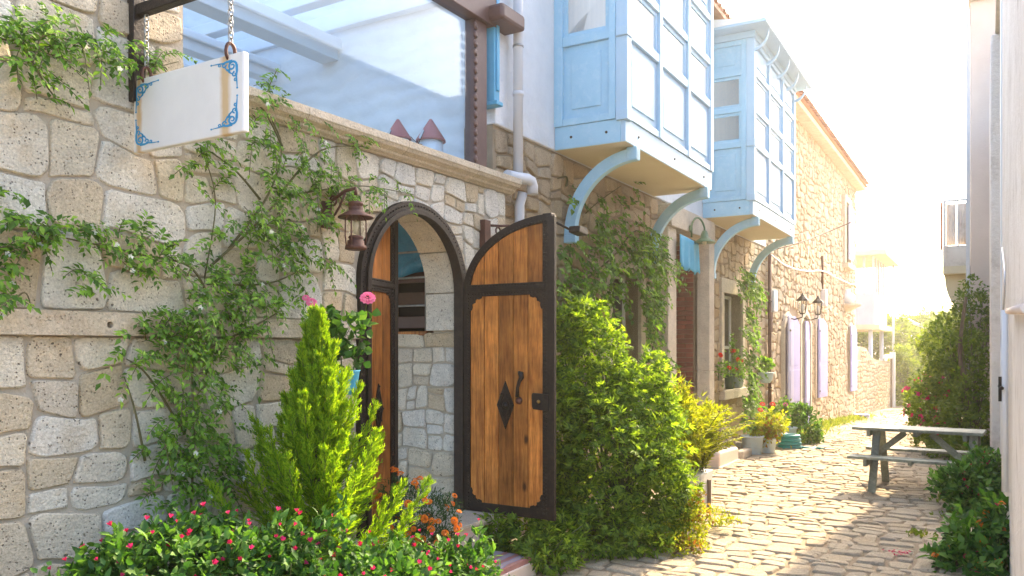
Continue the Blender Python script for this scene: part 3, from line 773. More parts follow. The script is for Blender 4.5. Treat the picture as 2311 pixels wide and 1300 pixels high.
# window surrounds
def surround(parent, w, side=.16, head=.24, sill=.16, y=-.045, depth=.24, mat=None):
    mat = mat or M['lime_clean']; a, b, c, d = w
    bx('lintel', mat, parent, a - side, b + side, y, depth, d, d + head, bevel=.008)
    for s, (p, q) in (('jamb', (a - side, a)), ('jamb', (b, b + side))): bx(s, mat, parent, p, q, y, depth, c, d - .002, bevel=.008)
    bx('sill', mat, parent, a - side - .03, b + side + .03, y - .06, depth, c - sill, c - .002, bevel=.008)
    bx('window_frame', M['white'], parent, a, a + .06, .17, .23, c, d, bevel=.004); bx('window_frame', M['white'], parent, b - .06, b, .17, .23, c, d, bevel=.004)
    bx('window_frame', M['white'], parent, a + .06, b - .06, .17, .23, d - .06, d, bevel=.004); bx('window_frame', M['white'], parent, a + .06, b - .06, .17, .23, c, c + .06, bevel=.004)
    mid = (a + b) / 2
    bx('mullion', M['white'], parent, mid - .035, mid + .035, .165, .225, c + .06, d - .06, bevel=.004)
    bx('transom', M['white'], parent, a + .06, b - .06, .172, .222, c + (d - c) * .42, c + (d - c) * .42 + .05, bevel=.004)
    for p, q in ((a + .06, mid - .035), (mid + .035, b - .06)): bx('pane', M['pane_dark'], parent, p, q, .19, .2, c + .06, d - .06, bevel=0)
for w in (WIN1, WIN2):
    wo = MB().box(w[0] - .02, w[1] + .02, .26, .3, w[2] - .02, w[3] + .02).build('window', M['dark'], h2)
    surround(wo, w)
# recessed doorway with pilasters and brick reveal
dw = MB().box(NICHE[0], NICHE[1] + .1, .46, .7, -.1, NICHE[3]).build('doorway', M['mortar_far'], h2)
bx('door_panel', M['blue_pale'], dw, NICHE[0] + .2, NICHE[1] - .4, .4, .458, .2, 2.4)
bx('pilaster', M['lime_clean'], dw, 10.46, 10.80, -.15, .45, -.1, NICHE[3], bevel=.012)
bx('pilaster', M['lime_clean'], dw, NICHE[1], 12.46, -.19, .05, -.1, 1.35, bevel=.012); bx('pilaster', M['lime_clean'], dw, NICHE[1], 12.46, -.19, .05, 1.354, NICHE[3], bevel=.012)
bx('lintel', M['lime_clean'], dw, 10.46, 12.46, -.2, .45, NICHE[3] + .003, NICHE[3] + .3, bevel=.012)
bx('brick_bed', M['mortar_far'], dw, NICHE[1] + .0, NICHE[1] + .2, .052, .455, -.1, NICHE[3] - .001, bevel=0)
bm_full = MB().box(-.02, .0, .0, .235, 0, .058).mesh('brick', M['brick']); bm_half = MB().box(-.02, .0, .0, .112, 0, .058).mesh('brick_half', M['brick'])
z = .2; i = 0
while z < NICHE[3] - .07:
    y = .062
    seq = (bm_full, bm_half) if i % 2 == 0 else (bm_half, bm_full)
    for me in seq:
        o = inst(me, 'brick', dw, (NICHE[1] + rnd.uniform(-.004, .002), y, z + rnd.uniform(-.001, .001))); y += .247 if me is bm_full else .124
    z += .0715; i += 1
bx('threshold', M['lime_clean'], dw, 10.81, 12.19, -.22, .4, -.1, .14, bevel=.012)

# ------------------------------------------------ bay windows
BZ = [3.69, 3.915, 4.71, 4.80, 5.24, 5.32, 5.79, 5.87, 6.32]
PJ = .80
def bay(ua, ub, lab, ncol=3):
    w = ub - ua
    body = MB()
    body.box(ua + .03, ub - .03, -PJ + .06, -.036, BZ[0] + .02, BZ[8])
    bo = body.build('bay_window', M['blue_pale'], h2); bo['label'] = lab
    bx('soffit', M['cream'], bo, ua + .006, ub - .006, -PJ + .008, -.037, BZ[0] - .004, BZ[0] + .019, bevel=0)
    # skirt boards with bolts
    bx('skirt_board', M['blue_pale'], bo, ua, ub, -PJ, -PJ + .05, BZ[0], BZ[1], bevel=.006)
    for u0 in (ua, ub - .05): bx('skirt_board', M['blue'], bo, u0, u0 + .05, -PJ + .051, -.037, BZ[0] - .001, BZ[1], bevel=.006)
    bolts = MB()
    for k in range(3): bolts.lathe([(.014, 0), (.012, .008), (.004, .01)], 8, (ua + w * (.12 + .38 * k), -PJ, BZ[0] + .11), (0, -1, 0))
    for y in (-PJ + .2, -.22): bolts.lathe([(.014, 0), (.012, .008), (.004, .01)], 8, (ua, y, BZ[0] + .11), (-1, 0, 0))
    bolts.build('bolts', M['iron'], bo, kind='stuff')
    cw = w / ncol; mt = .085
    # corner and intermediate posts
    for k in range(ncol + 1):
        u = ua + cw * k; s = .11 if k in (0, ncol) else mt
        a = ua - .008 if k == 0 else (ub - s + .008 if k == ncol else u - s / 2)
        bx('post', M['blue_pale'], bo, a, a + s, -PJ - .022, -PJ + .1, BZ[1] + .002, BZ[8], bevel=.006)
    for y in (-.13, ):
        bx('post', M['blue'], bo, ua - .02, ua + .05, y, -.036, BZ[1] + .002, BZ[8], bevel=.006)
        bx('post', M['blue'], bo, ub - .05, ub + .02, y, -.036, BZ[1] + .002, BZ[8], bevel=.006)
    bx('post', M['blue'], bo, ua - .0205, ua + .04, -PJ + .101, -PJ + .17, BZ[1] + .002, BZ[8], bevel=.006)
    rails = ((BZ[1] + .002, BZ[1] + .07), (BZ[2], BZ[3]), (BZ[4], BZ[5]), (BZ[6], BZ[7]), (BZ[8] - .07, BZ[8] - .002))
    for j, (z0, z1) in enumerate(rails):
        for k in range(ncol):
            a = ua + cw * k + (.102 if k == 0 else mt / 2); b = ua + cw * (k + 1) - (.102 if k == ncol - 1 else mt / 2)
            bx('rail', M['blue_pale'], bo, a, b, -PJ - .014, -PJ + .1, z0, z1, bevel=.005)
        bx('rail', M['blue'], bo, ua - .013, ua + .03, -PJ + .17, -.13, z0, z1, bevel=.005)
        bx('rail', M['blue'], bo, ub - .03, ub + .013, -PJ + .1, -.13, z0, z1, bevel=.005)
    # rosettes at the corner
    for zc in (BZ[1] + .03, BZ[2] + .045):
        bx('rosette', M['blue_pale'], bo, ua - .03, ua + .1, -PJ - .032, -PJ + .09, zc - .05, zc + .05, bevel=.006)
    def fill(axis, p, q, z0, z1, glass_):
        """panel or sash in one bay; axis 'f' front, 's' near side"""
        def b_(name, mat, a, b, d0, d1, c, d, bev=.004):
            if axis == 'f': bx(name, mat, bo, a, b, -PJ + d0, -PJ + d1, c, d, bevel=bev)
            else: bx(name, mat, bo, ua + d0, ua + d1, a, b, c, d, bevel=bev)
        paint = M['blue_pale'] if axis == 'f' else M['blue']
        if glass_:
            e = .045
            b_('sash', paint, p, p + e, .012, .06, z0, z1); b_('sash', paint, q - e, q, .012, .06, z0, z1)
            b_('sash', paint, p + e, q - e, .014, .06, z0, z0 + e); b_('sash', paint, p + e, q - e, .014, .06, z1 - e, z1)
            b_('pane', M['curtain'], p + e, q - e, .03, .04, z0 + e, z1 - e, 0)
        else:
            e = .09
            b_('panel', paint, p, q, .02, .05, z0, z1)
            b_('raised_panel', paint, p + e, q - e, .006, .021, z0 + e, z1 - e, .008)
    for k in range(ncol):
        p = ua + cw * k + (.1 if k == 0 else mt / 2); q = ua + cw * (k + 1) - (.1 if k == ncol - 1 else mt / 2)
        fill('f', p, q, BZ[1] + .07, BZ[2], False); fill('f', p, q, BZ[3], BZ[4], True); fill('f', p, q, BZ[5], BZ[6], True); fill('f', p, q, BZ[7], BZ[8] - .07, False)
    p, q = -PJ + .17, -.13
    fill('s', p, q, BZ[1] + .07, BZ[2], False); fill('s', p, q, BZ[3], BZ[4], True); fill('s', p, q, BZ[5], BZ[6], True); fill('s', p, q, BZ[7], BZ[8] - .07, False)
    # roof board, fascia and eave brackets
    MB().box(ua - .3, ub + .3, -PJ - .26, -.036, BZ[8] + .1, BZ[8] + .14).build('eave_board', M['blue_pale'], bo, bevel=.006)
    MB().add([(ua - .3, -PJ - .26, BZ[8] + .142), (ub + .3, -PJ - .26, BZ[8] + .142), (ub + .3, -.036, BZ[8] + .3), (ua - .3, -.036, BZ[8] + .3), (ua - .3, -.036, BZ[8] + .142), (ub + .3, -.036, BZ[8] + .142)],
             [(0, 1, 2, 3), (0, 3, 4), (1, 5, 2), (0, 4, 5, 1), (3, 2, 5, 4)]).build('bay_roof', M['white'], bo)
    bx('cornice', M['blue_pale'], bo, ua - .04, ub + .04, -PJ - .04, -.037, BZ[8] + .001, BZ[8] + .099, bevel=.008)
    for k in range(ncol + 2):
        u = ua + .02 + (w - .08) * k / (ncol + 1)
        arcp = [(-PJ - .02 - .2 * math.sin(t), BZ[8] - .19 + .27 * (1 - math.cos(t)) * 1.0) for t in [math.pi / 2 * i / 7 for i in range(8)]]
        MB().strip(arcp, [(y - .0 + .0, z + .045) for y, z in arcp], u, u + .04, lambda a, b, h: (h, a, b)).build('eave_bracket', M['blue_pale'], bo)
    # great curved brackets
    for u in (ua + .22, ub - .28):
        A, B = [], []
        for i in range(15):
            t = math.pi / 2 * i / 14
            y = -.05 - .70 * (1 - math.cos(t)); zq = 2.86 + .80 * math.sin(t)
            ny, nz = -math.cos(t) , math.sin(t) * .0
            A.append((y, zq)); 
            B.append((y + .13 * math.cos(t) * 0 - .0, zq))
        cen = lambda r: [(-.83 + r * math.cos(math.pi / 2 * i / 14) * .78 / .78, 2.86 + r * 1.02 * math.sin(math.pi / 2 * i / 14)) for i in range(15)]
        MB().strip(cen(.80), cen(.68), u, u + .085, lambda a, b, h: (h, a, b)).build('curved_bracket', M['blue'], bo, bevel=.006)
        bx('bracket_head', M['blue'], bo, u - .006, u + .091, -PJ - .03, -PJ + .08, BZ[0] - .13, BZ[0] - .006, bevel=.006)
        bx('bracket_foot', M['blue'], bo, u - .006, u + .091, -.16, -.03, 2.78, 2.86, bevel=.006)
    return bo
bay(7.37, 10.24, 'nearer pale blue bay window on curved brackets')
bay(12.36, 15.40, 'farther pale blue bay window with a wide bracketed eave')

# strong blue shutter on the plaster next to the downpipe
sh = MB().box(6.11, 6.2, -.09, .12, 3.86, 5.4).build('shutter', M['blue_deep'], h2, bevel=.006); sh['label'] = 'bright blue shutter folded out beside the downpipe'
bx('shutter_panel', M['blue_deep'], sh, 6.135, 6.18, -.105, -.091, 3.95, 5.3, bevel=.006)
bx('shutter_sill', M['blue_deep'], sh, 6.1, 6.21, -.12, .12, 3.82, 3.858, bevel=.006)

# downpipe
dp = frame_empty('downpipe', W2, 'white plastic downpipe with a fat elbow at the corner of the coping', 'pipe')
du = 6.46
MB().tube([(du, -.13, 6.5), (du, -.13, 3.24)], .045, 14).build('upper_pipe', M['pipe'], dp, smooth=True)
MB().tube([(du, -.13, 4.02), (du, -.13, 3.98)], .05, 14).build('collar', M['pipe'], dp, smooth=True)
MB().tube([(du, -.13, 4.44), (du, -.13, 4.42)], .05, 14).build('clip', M['steel'], dp, smooth=True)
MB().tube([(du - .25, -.16, 3.215), (du - .08, -.18, 3.22), (du + .02, -.21, 3.225), (du + .08, -.22, 3.215), (du + .11, -.22, 3.17), (du + .11, -.22, 3.1)], .05, 14).build('elbow', M['pipe'], dp, smooth=True)
MB().tube([(du + .07, -.14, 3.12), (du + .06, -.11, 3.0), (du + .06, -.11, .05)], .045, 14).build('lower_pipe', M['pipe'], dp, smooth=True)

# small iron bracket on the wall behind the open leaf
ib = frame_empty('iron_bracket', W1, 'small dark iron bracket on the stone wall behind the open gate leaf', 'bracket')
u_, z_ = W1.at(1088, 525)
bx('plate', M['rust'], ib, u_ - .06, u_ + .03, -.07, -.01, z_ - .14, z_ + .1)
MB().tube([(u_ + .02, -.05, z_ + .06), (u_ + .1, -.12, z_ + .06), (u_ + .16, -.17, z_ + .065)], .011, 7).build('arm', M['rust'], ib, smooth=True)
MB().tube([(u_ + .08 + .035 * math.cos(t * .7), -.11, z_ + .015 + .035 * math.sin(t * .7)) for t in range(9)], .007, 6, True).build('scroll', M['rust'], ib, smooth=True)

# ---------------------------------------------------------------- glazed terrace above the garden wall
tg = frame_empty('glass_screen', W1, 'tall blue-tinted glass screen in brown steel standing on the wall coping', 'glazing')
pu0, pu1 = W1.u(1060, .1), W1.u(1086, .1)
bx('steel_post', M['brown_steel'], tg, pu0, pu1, .04, .15, CZ1 - .02, 4.75, bevel=.004)
bx('top_beam', M['brown_steel'], tg, PIL + .01, pu1 + .1, .0, .15, 4.5, 4.74, bevel=.006)
bx('gutter_end', M['brown_steel'], tg, pu1 - .03, pu1 + .36, -.14, .12, 4.52, 4.66, bevel=.03)
bx('pane', M['glass'], tg, PIL + .03, pu0, .09, .1, CZ1 + .002, 4.5, bevel=0)
fr = MB()
for k in range(16): fr.lathe([(.012, 0), (.035, .012), (.012, .024)], 10, (pu0 - .02, .04, 3.3 + k * .075), (0, -1, 0))
fr.build('scalloped_edge', M['brown_steel'], tg, smooth=True)
tr = frame_empty('terrace_roof', W1, 'whitish timber pergola beams behind the glass screen', 'pergola')
for y0, y1, z0, z1 in ((1.9, 2.12, 4.57, 4.8), (2.75, 2.9, 4.5, 4.7), (3.5, 3.62, 4.5, 4.66)):
    bx('roof_beam', M['white'], tr, PIL - 1.2, 6.19, y0, y1, z0, z1, bevel=.01)
    bx('beam_moulding', M['white'], tr, PIL - 1.2, 6.18, y0 - .05, y0 - .003, z0 + .1, z1 - .03, bevel=.012)
bx('ledger', M['white'], tr, 6.02, 6.19, .2, 4.0, 4.86, 5.02, bevel=.01)
bx('ledger', M['white'], tr, 5.45, 5.58, .2, 4.0, 4.86, 4.98, bevel=.01)
bx('sky_blue_backdrop', M['blue_pale'], tr, PIL - 1.2, 6.19, 4.6, 4.7, 3.1, 5.6, bevel=0)  # added panel; its pale blue imitates sky light seen through the glass
tf_ = frame_empty('terrace_floor', W1, 'terrace slab behind the coping of the garden wall', 'floor', kind='structure')
bx('slab', M['lime_clean'], tf_, PIL - 1.2, 6.19, TH + .01, 4.3, 3.0, 3.12, bevel=0)
# two miniature windmills
def windmill(px, py, hgt, lab, y=.42, s=1.0):
    u, z = W1.at(px, py, y)
    e = frame_empty('windmill_ornament', W1, lab, 'ornament', 'miniature windmills on the terrace edge', u=u, y=y, z=3.12)
    zt = hgt
    MB().lathe([(.125 * s, 0), (.115 * s, zt * .5), (.105 * s, zt)], 24).build('tower', M['white'], e, smooth=True)
    MB().lathe([(.13 * s, zt - .01), (.128 * s, zt + .005), (.06 * s, zt + .11 * s), (.022 * s, zt + .17 * s), (.012 * s, zt + .185 * s)], 24).build('conical_cap', pmat('dull_red_paint', (.46, .15, .13), (.4, .12, .11), 6, .6), e, smooth=True)
    hub = Vector((-.15 * s, .02 * s, zt - .06)); ax = Vector((-.97, .24, 0))
    MB().lathe([(.01, 0), (.01, .05)], 10, hub - ax * .05, ax).build('hub', M['iron'], e)
    sidev = Vector((.24, .97, 0))
    for k in range(4):
        t = R(40 + 90 * k); d = (sidev * math.cos(t) + Vector((0, 0, math.sin(t)))).normalized()
        p = hub; q = hub + d * .13 * s; sd = ax.cross(d).normalized()
        MB().tube([p, q], .003, 6).build('sail_arm', M['iron'], e)
        MB().beam(p + d * .05 * s + sd * .016 * s, q + sd * .016 * s, .003, .03 * s, sd).build('sail', M['pipe'], e)
    return e
windmill(972, 300, .36, 'nearer miniature windmill with dull red conical cap beside the brown post')
windmill(898, 290, .36, 'smaller miniature windmill with dull red cap, left of its twin', y=.62, s=.9)

# ---------------------------------------------------------------- sign
SU = 2.573
sb = frame_empty('sign_bracket', W1, 'black iron wall bracket holding the hanging sign', 'bracket', u=SU)
bx('wall_post', M['iron'], sb, -.035, .035, -.06, -.005, 2.95, 4.3)
bx('arm', M['iron'], sb, -.025, .025, -1.0, -.06, 3.385, 3.44)
def marble():
    m, n, l, b = ntree('white_marble_board'); co = coords(n, l); b.inputs['Roughness'].default_value = .45
    r = ramp(n, [(.3, (.76, .75, .72)), (.7, (.68, .67, .65))]); l.new(noise(n, l, co, 4, 6, .6), r.inputs[0])
    sx = n.new('ShaderNodeSeparateXYZ'); l.new(co, sx.inputs[0])
    out = r.outputs[0]
    for yc, wd, zlo in ((-.73, .045, -.4), (-.08, .03, -.4)):
        a = N(n, 'ShaderNodeMath', operation='SUBTRACT'); a.inputs[1].default_value = yc; l.new(sx.outputs[1], a.inputs[0])
        ab = N(n, 'ShaderNodeMath', operation='ABSOLUTE'); l.new(a.outputs[0], ab.inputs[0])
        nm = N(n, 'ShaderNodeMath', operation='MULTIPLY_ADD'); nm.inputs[1].default_value = .03; l.new(noise(n, l, co, 14, 4, .6), nm.inputs[0]); l.new(ab.outputs[0], nm.inputs[2])
        mr = N(n, 'ShaderNodeMapRange'); mr.inputs[1].default_value = wd + .015; mr.inputs[2].default_value = wd * .4 + .012; mr.inputs[3].default_value = 0; mr.inputs[4].default_value = .85; l.new(nm.outputs[0], mr.inputs[0])
        out = mixc(n, l, mr.outputs[0], out, (.55, .36, .15))
    l.new(out, b.inputs['Base Color']); return m
M['marble'] = marble()
hs_ = frame_empty('hanging_sign', W1, 'blank white marble sign with blue corner scrolls hanging from chains', 'sign', u=SU)
SZ_0, SZ_1 = 2.69, 3.058; SY0, SY1 = -.035, -.85
bx('board', M['marble'], hs_, -.018, .018, SY1, SY0, SZ_0, SZ_1, bevel=.007)
def scroll(cy, cz, sy, sz, rot):
    mb = MB()
    def ribbon(pts, w0, w1):
        n = len(pts); A, B = [], []
        for i, p in enumerate(pts):
            q0 = pts[max(0, i - 1)]; q1 = pts[min(n - 1, i + 1)]; d = (q1[0] - q0[0], q1[1] - q0[1]); l_ = math.hypot(*d) or 1
            w = (w0 + (w1 - w0) * i / (n - 1)) * .65
            A.append((p[0] - d[1] / l_ * w, p[1] + d[0] / l_ * w)); B.append((p[0] + d[1] / l_ * w, p[1] - d[0] / l_ * w))
        mb.strip([(cy + sy * a, cz + sz * b) for a, b in A], [(cy + sy * a, cz + sz * b) for a, b in B], -.0205, -.0178, lambda a, b, h: (h, a, b))
    spiral = lambda ox, oz, r0, r1, t0, t1, n=22: [(ox + (r0 + (r1 - r0) * i / n) * math.cos(t0 + (t1 - t0) * i / n), oz + (r0 + (r1 - r0) * i / n) * math.sin(t0 + (t1 - t0) * i / n)) for i in range(n + 1)]
    ribbon(spiral(.036, .036, .030, .006, R(180), R(180 + 500)), .010, .005)
    ribbon([(.006, .036), (.004, .07), (.008, .1), (.004, .135), (.002, .17)], .012, .002)
    ribbon([(.036, .006), (.07, .004), (.1, .009), (.135, .004), (.18, .002)], .012, .002)
    ribbon(spiral(.02, .088, .016, .004, R(-90), R(260), 14), .007, .004)
    ribbon(spiral(.092, .02, .016, .004, R(180), R(-170), 14), .007, .004)
    ribbon([(.06, .05), (.055, .07), (.035, .085)], .013, .004); ribbon([(.05, .06), (.07, .055), (.085, .036)], .013, .004)
    ribbon(spiral(.125, .014, .01, .003, R(180), R(-120), 10), .005, .003); ribbon(spiral(.014, .122, .01, .003, R(-90), R(220), 10), .005, .003)
    ribbon([(.001, .168), (.003, .176)], .008, .006); ribbon([(.178, .001), (.186, .003)], .008, .006)
    mb.build('corner_scroll', M['ink'], hs_)
scroll(SY1 + .035, SZ_1 - .03, 1, -.78, 0); scroll(SY1 + .035, SZ_0 + .035, 1, .78, 0); scroll(SY0 - .02, SZ_1 - .03, -1, -.78, 0); scroll(SY0 - .02, SZ_0 + .03, -1, .78, 0)
link = MB().tube([(.011 * math.cos(t), 0, .0 + .008 * math.sin(t) + (.010 if math.sin(t) > 0 else -.010)) for t in [2 * math.pi * i / 14 for i in range(14)]], .0038, 6, True).mesh('chain_link', M['steel'], True)
for y in (-.745, -.115):
    z = 3.11 + .018; k = 0
    while z < 3.39:
        inst(link, 'chain_link', hs_, (0, y, z), (0, 0, R(90 if k % 2 else 0) + .3)); z += .0265; k += 1
    MB().tube([(.026 * math.cos(t), y, 3.075 + .042 * math.sin(t)) for t in [R(-60 + 300 * i / 14) for i in range(15)]], .0085, 8).build('shackle', M['rust'], hs_, smooth=True)

# ---------------------------------------------------------------- oil lantern on its bracket
lu, lz = W1.at(803, 478, -.3)
lt = frame_empty('wall_lantern', W1, 'rusty brown oil lantern with glass chimney hanging from a wall bracket beside the gate', 'lantern', u=lu, y=-.3, z=lz)
br = MB()
br.tube([(0, .29, .02), (0, .24, .1), (0, .1, .16), (0, .0, .17), (0, 0, .12)], .013, 8)
br.tube([(0, .28, -.05), (0, .2, .0), (0, .15, .06), (0, .1, .15)], .009, 7)
br.tube([(0.0, .22 + .035 * math.cos(t * .6), .1 + .035 * math.sin(t * .6)) for t in range(10)], .008, 6)
br.build('bracket', M['rust'], lt, smooth=True)
MB().lathe([(.045, .27 - .02), (.05, .285 - .02)], 10, (0, .0, -.22), (0, 0, 1)).build('ring_seat', M['rust'], lt)
MB().prism([(-.05, -.1), (.05, -.1), (.05, .1), (-.05, .1)], .275, .295).build('wall_plate', M['rust'], lt, bevel=.006)
MB().lathe([(.03, .075), (.052, .07), (.055, .05), (.04, .04), (.055, .03), (.05, .015), (.055, .005), (.125, -.035), (.128, -.045), (.05, -.02)], 24).build('hood', M['rust'], lt, smooth=True)
MB().lathe([(.04, -.03), (.042, -.06), (.06, -.1), (.06, -.13), (.045, -.165), (.04, -.175)], 20, cap=False).build('glass_chimney', M['glass_clear'], lt, smooth=True)
MB().lathe([(.05, -.175), (.055, -.19), (.045, -.2), (.06, -.21), (.062, -.24), (.075, -.245), (.078, -.27), (.06, -.275)], 24).build('oil_font', M['rust'], lt, smooth=True)
MB().lathe([(.008, -.06), (.018, -.08), (.02, -.1), (.012, -.13), (.012, -.16)], 12).build('bulb', M['cream'], lt, smooth=True)
for t in (20, 160, 200, 340):
    c, s_ = math.cos(R(t)), math.sin(R(t))
    MB().tube([(.055 * c, .055 * s_, -.02), (.082 * c, .082 * s_, -.06), (.084 * c, .084 * s_, -.18), (.074 * c, .074 * s_, -.255)], .0055, 6).build('guard_wire', M['rust'], lt, smooth=True)

lt.scale = (.88, .88, .88)
# gooseneck lamp, cloth, floodlight on the white house
gu, gzz = W2.at(1556, 520, -.2)
gl = frame_empty('gooseneck_lamp', W2, 'green enamel gooseneck lamp above the brick doorway', 'lamp', u=gu, y=-.21, z=gzz)
MB().lathe([(.05, 0), (.05, .02)], 14, (0, .0, .02), (0, -1, 0)).build('wall_plate', M['green_lamp'], gl)
MB().tube([(0, -.02, -.1)] + [(0, -.02, .03)] + [(.14 - .14 * math.cos(R(a)), -.02 - .1 * (a / 180), .06 + .13 * math.sin(R(a))) for a in range(0, 181, 18)] + [(.28, -.12, .0)], .014, 8).build('arm', M['green_lamp'], gl, smooth=True)
MB().lathe([(.03, .0), (.045, -.03), (.06, -.1), (.1, -.13), (.165, -.165), (.168, -.172), (.06, -.15)], 24, (.28, -.12, .02)).build('bell_shade', M['green_lamp'], gl, smooth=True)
MB().lathe([(.01, -.13), (.03, -.16), (.028, -.19), (.01, -.205)], 12, (.28, -.12, .02)).build('bulb', M['cream'], gl, smooth=True)
hc = frame_empty('hanging_cloth', W2, 'ragged bright blue cloth hung across the brick doorway', 'cloth')
ca, cz_ = W2.at(1534, 528, -.21); cb, _ = W2.at(1576, 528, -.21); _, czb = W2.at(1555, 610, -.21)
mb = MB(); nx, nz = 18, 8
for i in range(nx + 1):
    for j in range(nz + 1):
        t = i / nx
        low = czb + .05 * math.sin(i * 1.9) * .5 + .03 * ((i * 7) % 5) / 5
        mb.v.append((ca + (cb - ca) * t, -.215 - .03 * math.sin(i * 1.1) * (j / nz), cz_ - .12 * t * .3 + (low - cz_) * j / nz))
for i in range(nx):
    for j in range(nz): mb.f.append((i * (nz + 1) + j, i * (nz + 1) + j + 1, (i + 1) * (nz + 1) + j + 1, (i + 1) * (nz + 1) + j))
o = mb.build('fabric', M['cloth'], hc, smooth=True); o.modifiers.new('thick', 'SOLIDIFY').thickness = .004
fu, fz = W2.at(1305, 520, -.3)
fl = frame_empty('floodlight', W2, 'small black floodlight strapped to the foot of the nearest curved bracket', 'lamp', u=fu, y=-.3, z=fz)
MB().prism([(-.1, -.03), (.1, -.045), (.12, 0), (.08, .035), (-.09, .035)], -.06, .06).build('housing', M['iron'], fl, bevel=.01)
MB().tube([(-.08, .05, .0), (-.2, .14, .06), (-.3, .2, .1)], .012, 7).build('bracket_arm', M['iron'], fl, smooth=True)

# ---------------------------------------------------------------- far stone house with lavender shutters
fh = frame_empty('stone_house', W2, 'rough warm stone house with lavender shutters down the street', 'house')
FU0, FU1, FZ = 16.6, 29.6, 7.0
body = MB().box(FU0, FU1, .0, 7, -1.2, FZ).build('stone_wall', M['mortar_far'], fh)
rects = []
uu = FU0 + .03
for z0, z1 in ((-.7, 1.2), (1.2, 3.2), (3.2, 5.2), (5.2, FZ)):
    x = uu
    while x < FU1 - .1:
        x2 = min(x + 2.6, FU1 - .02); rects += split_rects(x, x2, z0, z1, (.3, .6), (.2, .38), .2); x = x2
openings = [(17.95, 19.7, .3, 2.5), (19.85, 21.55, -.5, 2.55), (21.9, 23.2, .3, 2.55), (27.5, 29.0, .2, 2.6), (26.5, 28.2, 4.2, 6.3)]
def inop(a, b): return any(o_[0] + .05 < a < o_[1] - .05 and o_[2] < b < o_[3] for o_ in openings)
stones(body, rects, M['stone_far'], .03, .04, lambda a, b, h: (a, -h, b), lambda p: W2.world(p.x, p.y, p.z), limit=300, drop=inop, rough=.35, inset=.022, wamp=.03)
bx('eave_stone', M['lime_clean'], fh, FU0, FU1 + .25, -.3, .1, FZ - .02, FZ + .12, bevel=.01)
rfo = MB().add([(FU0, -.38, FZ + .1), (FU1 + .3, -.38, FZ + .1), (FU1 + .3, 3.5, FZ + 1.5), (FU0, 3.5, FZ + 1.5), (FU1 + .3, 7.4, FZ + .1), (FU0, 7.4, FZ + .1)],
               [(0, 1, 2, 3), (3, 2, 4, 5), (0, 3, 5), (1, 4, 2), (0, 5, 4, 1)]).build('roof', M['tile'], fh)
tile_row(rfo, FU0 + .1, FU1 + .3, -.42, FZ + .16, .36, .23, 1)
def shutter(parent, u, y, z0, z1, w, rz, mat):
    so = MB().prism([(0, z0), (w, z0), (w, z1 - .18), (w * .75, z1 - .06), (w * .5, z1), (0, z1 - .02)], -.02, .02).build('shutter', mat, parent, bevel=.004)
    so.location = (u, y, 0); so.rotation_euler = (0, 0, rz)
    for a, b in ((z0 + .1, z0 + (z1 - z0) * .4), (z0 + (z1 - z0) * .45, z1 - .28)):
        bx('shutter_panel', mat, so, .06, w - .06, -.03, -.021, a, b); 
    for z in (z0 + .15, z1 - .35): bx('hinge', M['iron'], so, -.01, .09, -.034, -.0305, z, z + .04, bevel=0)
    return so
def opening(u0, u1, z0, z1, mat=M['pane_dark']):
    """pointed stone surround and dim pane"""
    wo = MB().box(u0, u1, -.012, .02, z0, z1 - .05).build('window', mat, fh)
    mid = (u0 + u1) / 2; s = .12
    A = [(u0, z0), (u0, z1 - .25), (u0 + (mid - u0) * .5, z1 - .07), (mid, z1), (mid + (u1 - mid) * .5, z1 - .07), (u1, z1 - .25), (u1, z0)]
    B = [(u0 - s, z0), (u0 - s, z1 - .22), (u0 + (mid - u0) * .5 - s * .7, z1 + .02), (mid, z1 + s), (mid + (u1 - mid) * .5 + s * .7, z1 + .02), (u1 + s, z1 - .22), (u1 + s, z0)]
    MB().strip(A, B, -.07, .0).build('stone_surround', M['lime_clean'], wo)
    return wo
opening(18.2, 19.0, .4, 2.38); opening(22.0, 22.7, .4, 2.45); opening(28.0, 28.7, .3, 2.4)
shutter(fh, 18.06, -.16, .42, 2.40, .32, R(-6), M['lav_pale']); shutter(fh, 18.44, -.1, .42, 2.40, .85, R(-3), M['lav'])
shutter(fh, 22.05, -.1, .42, 2.46, .95, R(-3), M['lav']); shutter(fh, 27.8, -.1, .32, 2.42, 1.05, R(-2), M['lav'])
dr = opening(20.05, 21.2, -.5, 2.5); dr.name = 'doorway'
bx('door', M['lav'], dr, 20.65, 21.2, -.04, -.013, -.4, 2.35); bx('door', M['dark'], dr, 20.05, 20.6, -.03, -.013, .5, 2.35)  # second box is a near-black sheet standing for the shaded open half
bx('door_panel', M['lav_pale'], dr, 20.72, 21.12, -.052, -.041, .4, 1.9)
uw = MB().box(26.9, 27.9, -.012, .02, 4.4, 6.15).build('window', M['pane_dark'], fh)
bx('stone_surround', M['lime_clean'], uw, 26.7, 26.9, -.1, .0, 4.3, 6.2); bx('stone_surround', M['lime_clean'], uw, 27.9, 28.1, -.1, .0, 4.3, 6.2)
bx('stone_surround', M['lime_clean'], uw, 26.7, 28.1, -.1, .0, 6.203, 6.4); bx('sill', M['lime_clean'], uw, 26.6, 28.2, -.2, .0, 4.15, 4.297)
shutter(fh, 27.2, -.13, 4.45, 6.15, .7, R(-3), M['lav_pale'])
lg = frame_empty('wall_ledge', W2, 'small stone ledge with a rounded urn high on the far stone house', 'ledge', u=W2.u(1905), y=0, z=W2.at(1905, 690)[1])
MB().lathe([(.1, -.18), (.2, -.1), (.38, -.02), (.4, .05), (.36, .06)], 16, (0, -.1, 0)).build('console', M['lime_clean'], lg, smooth=True)
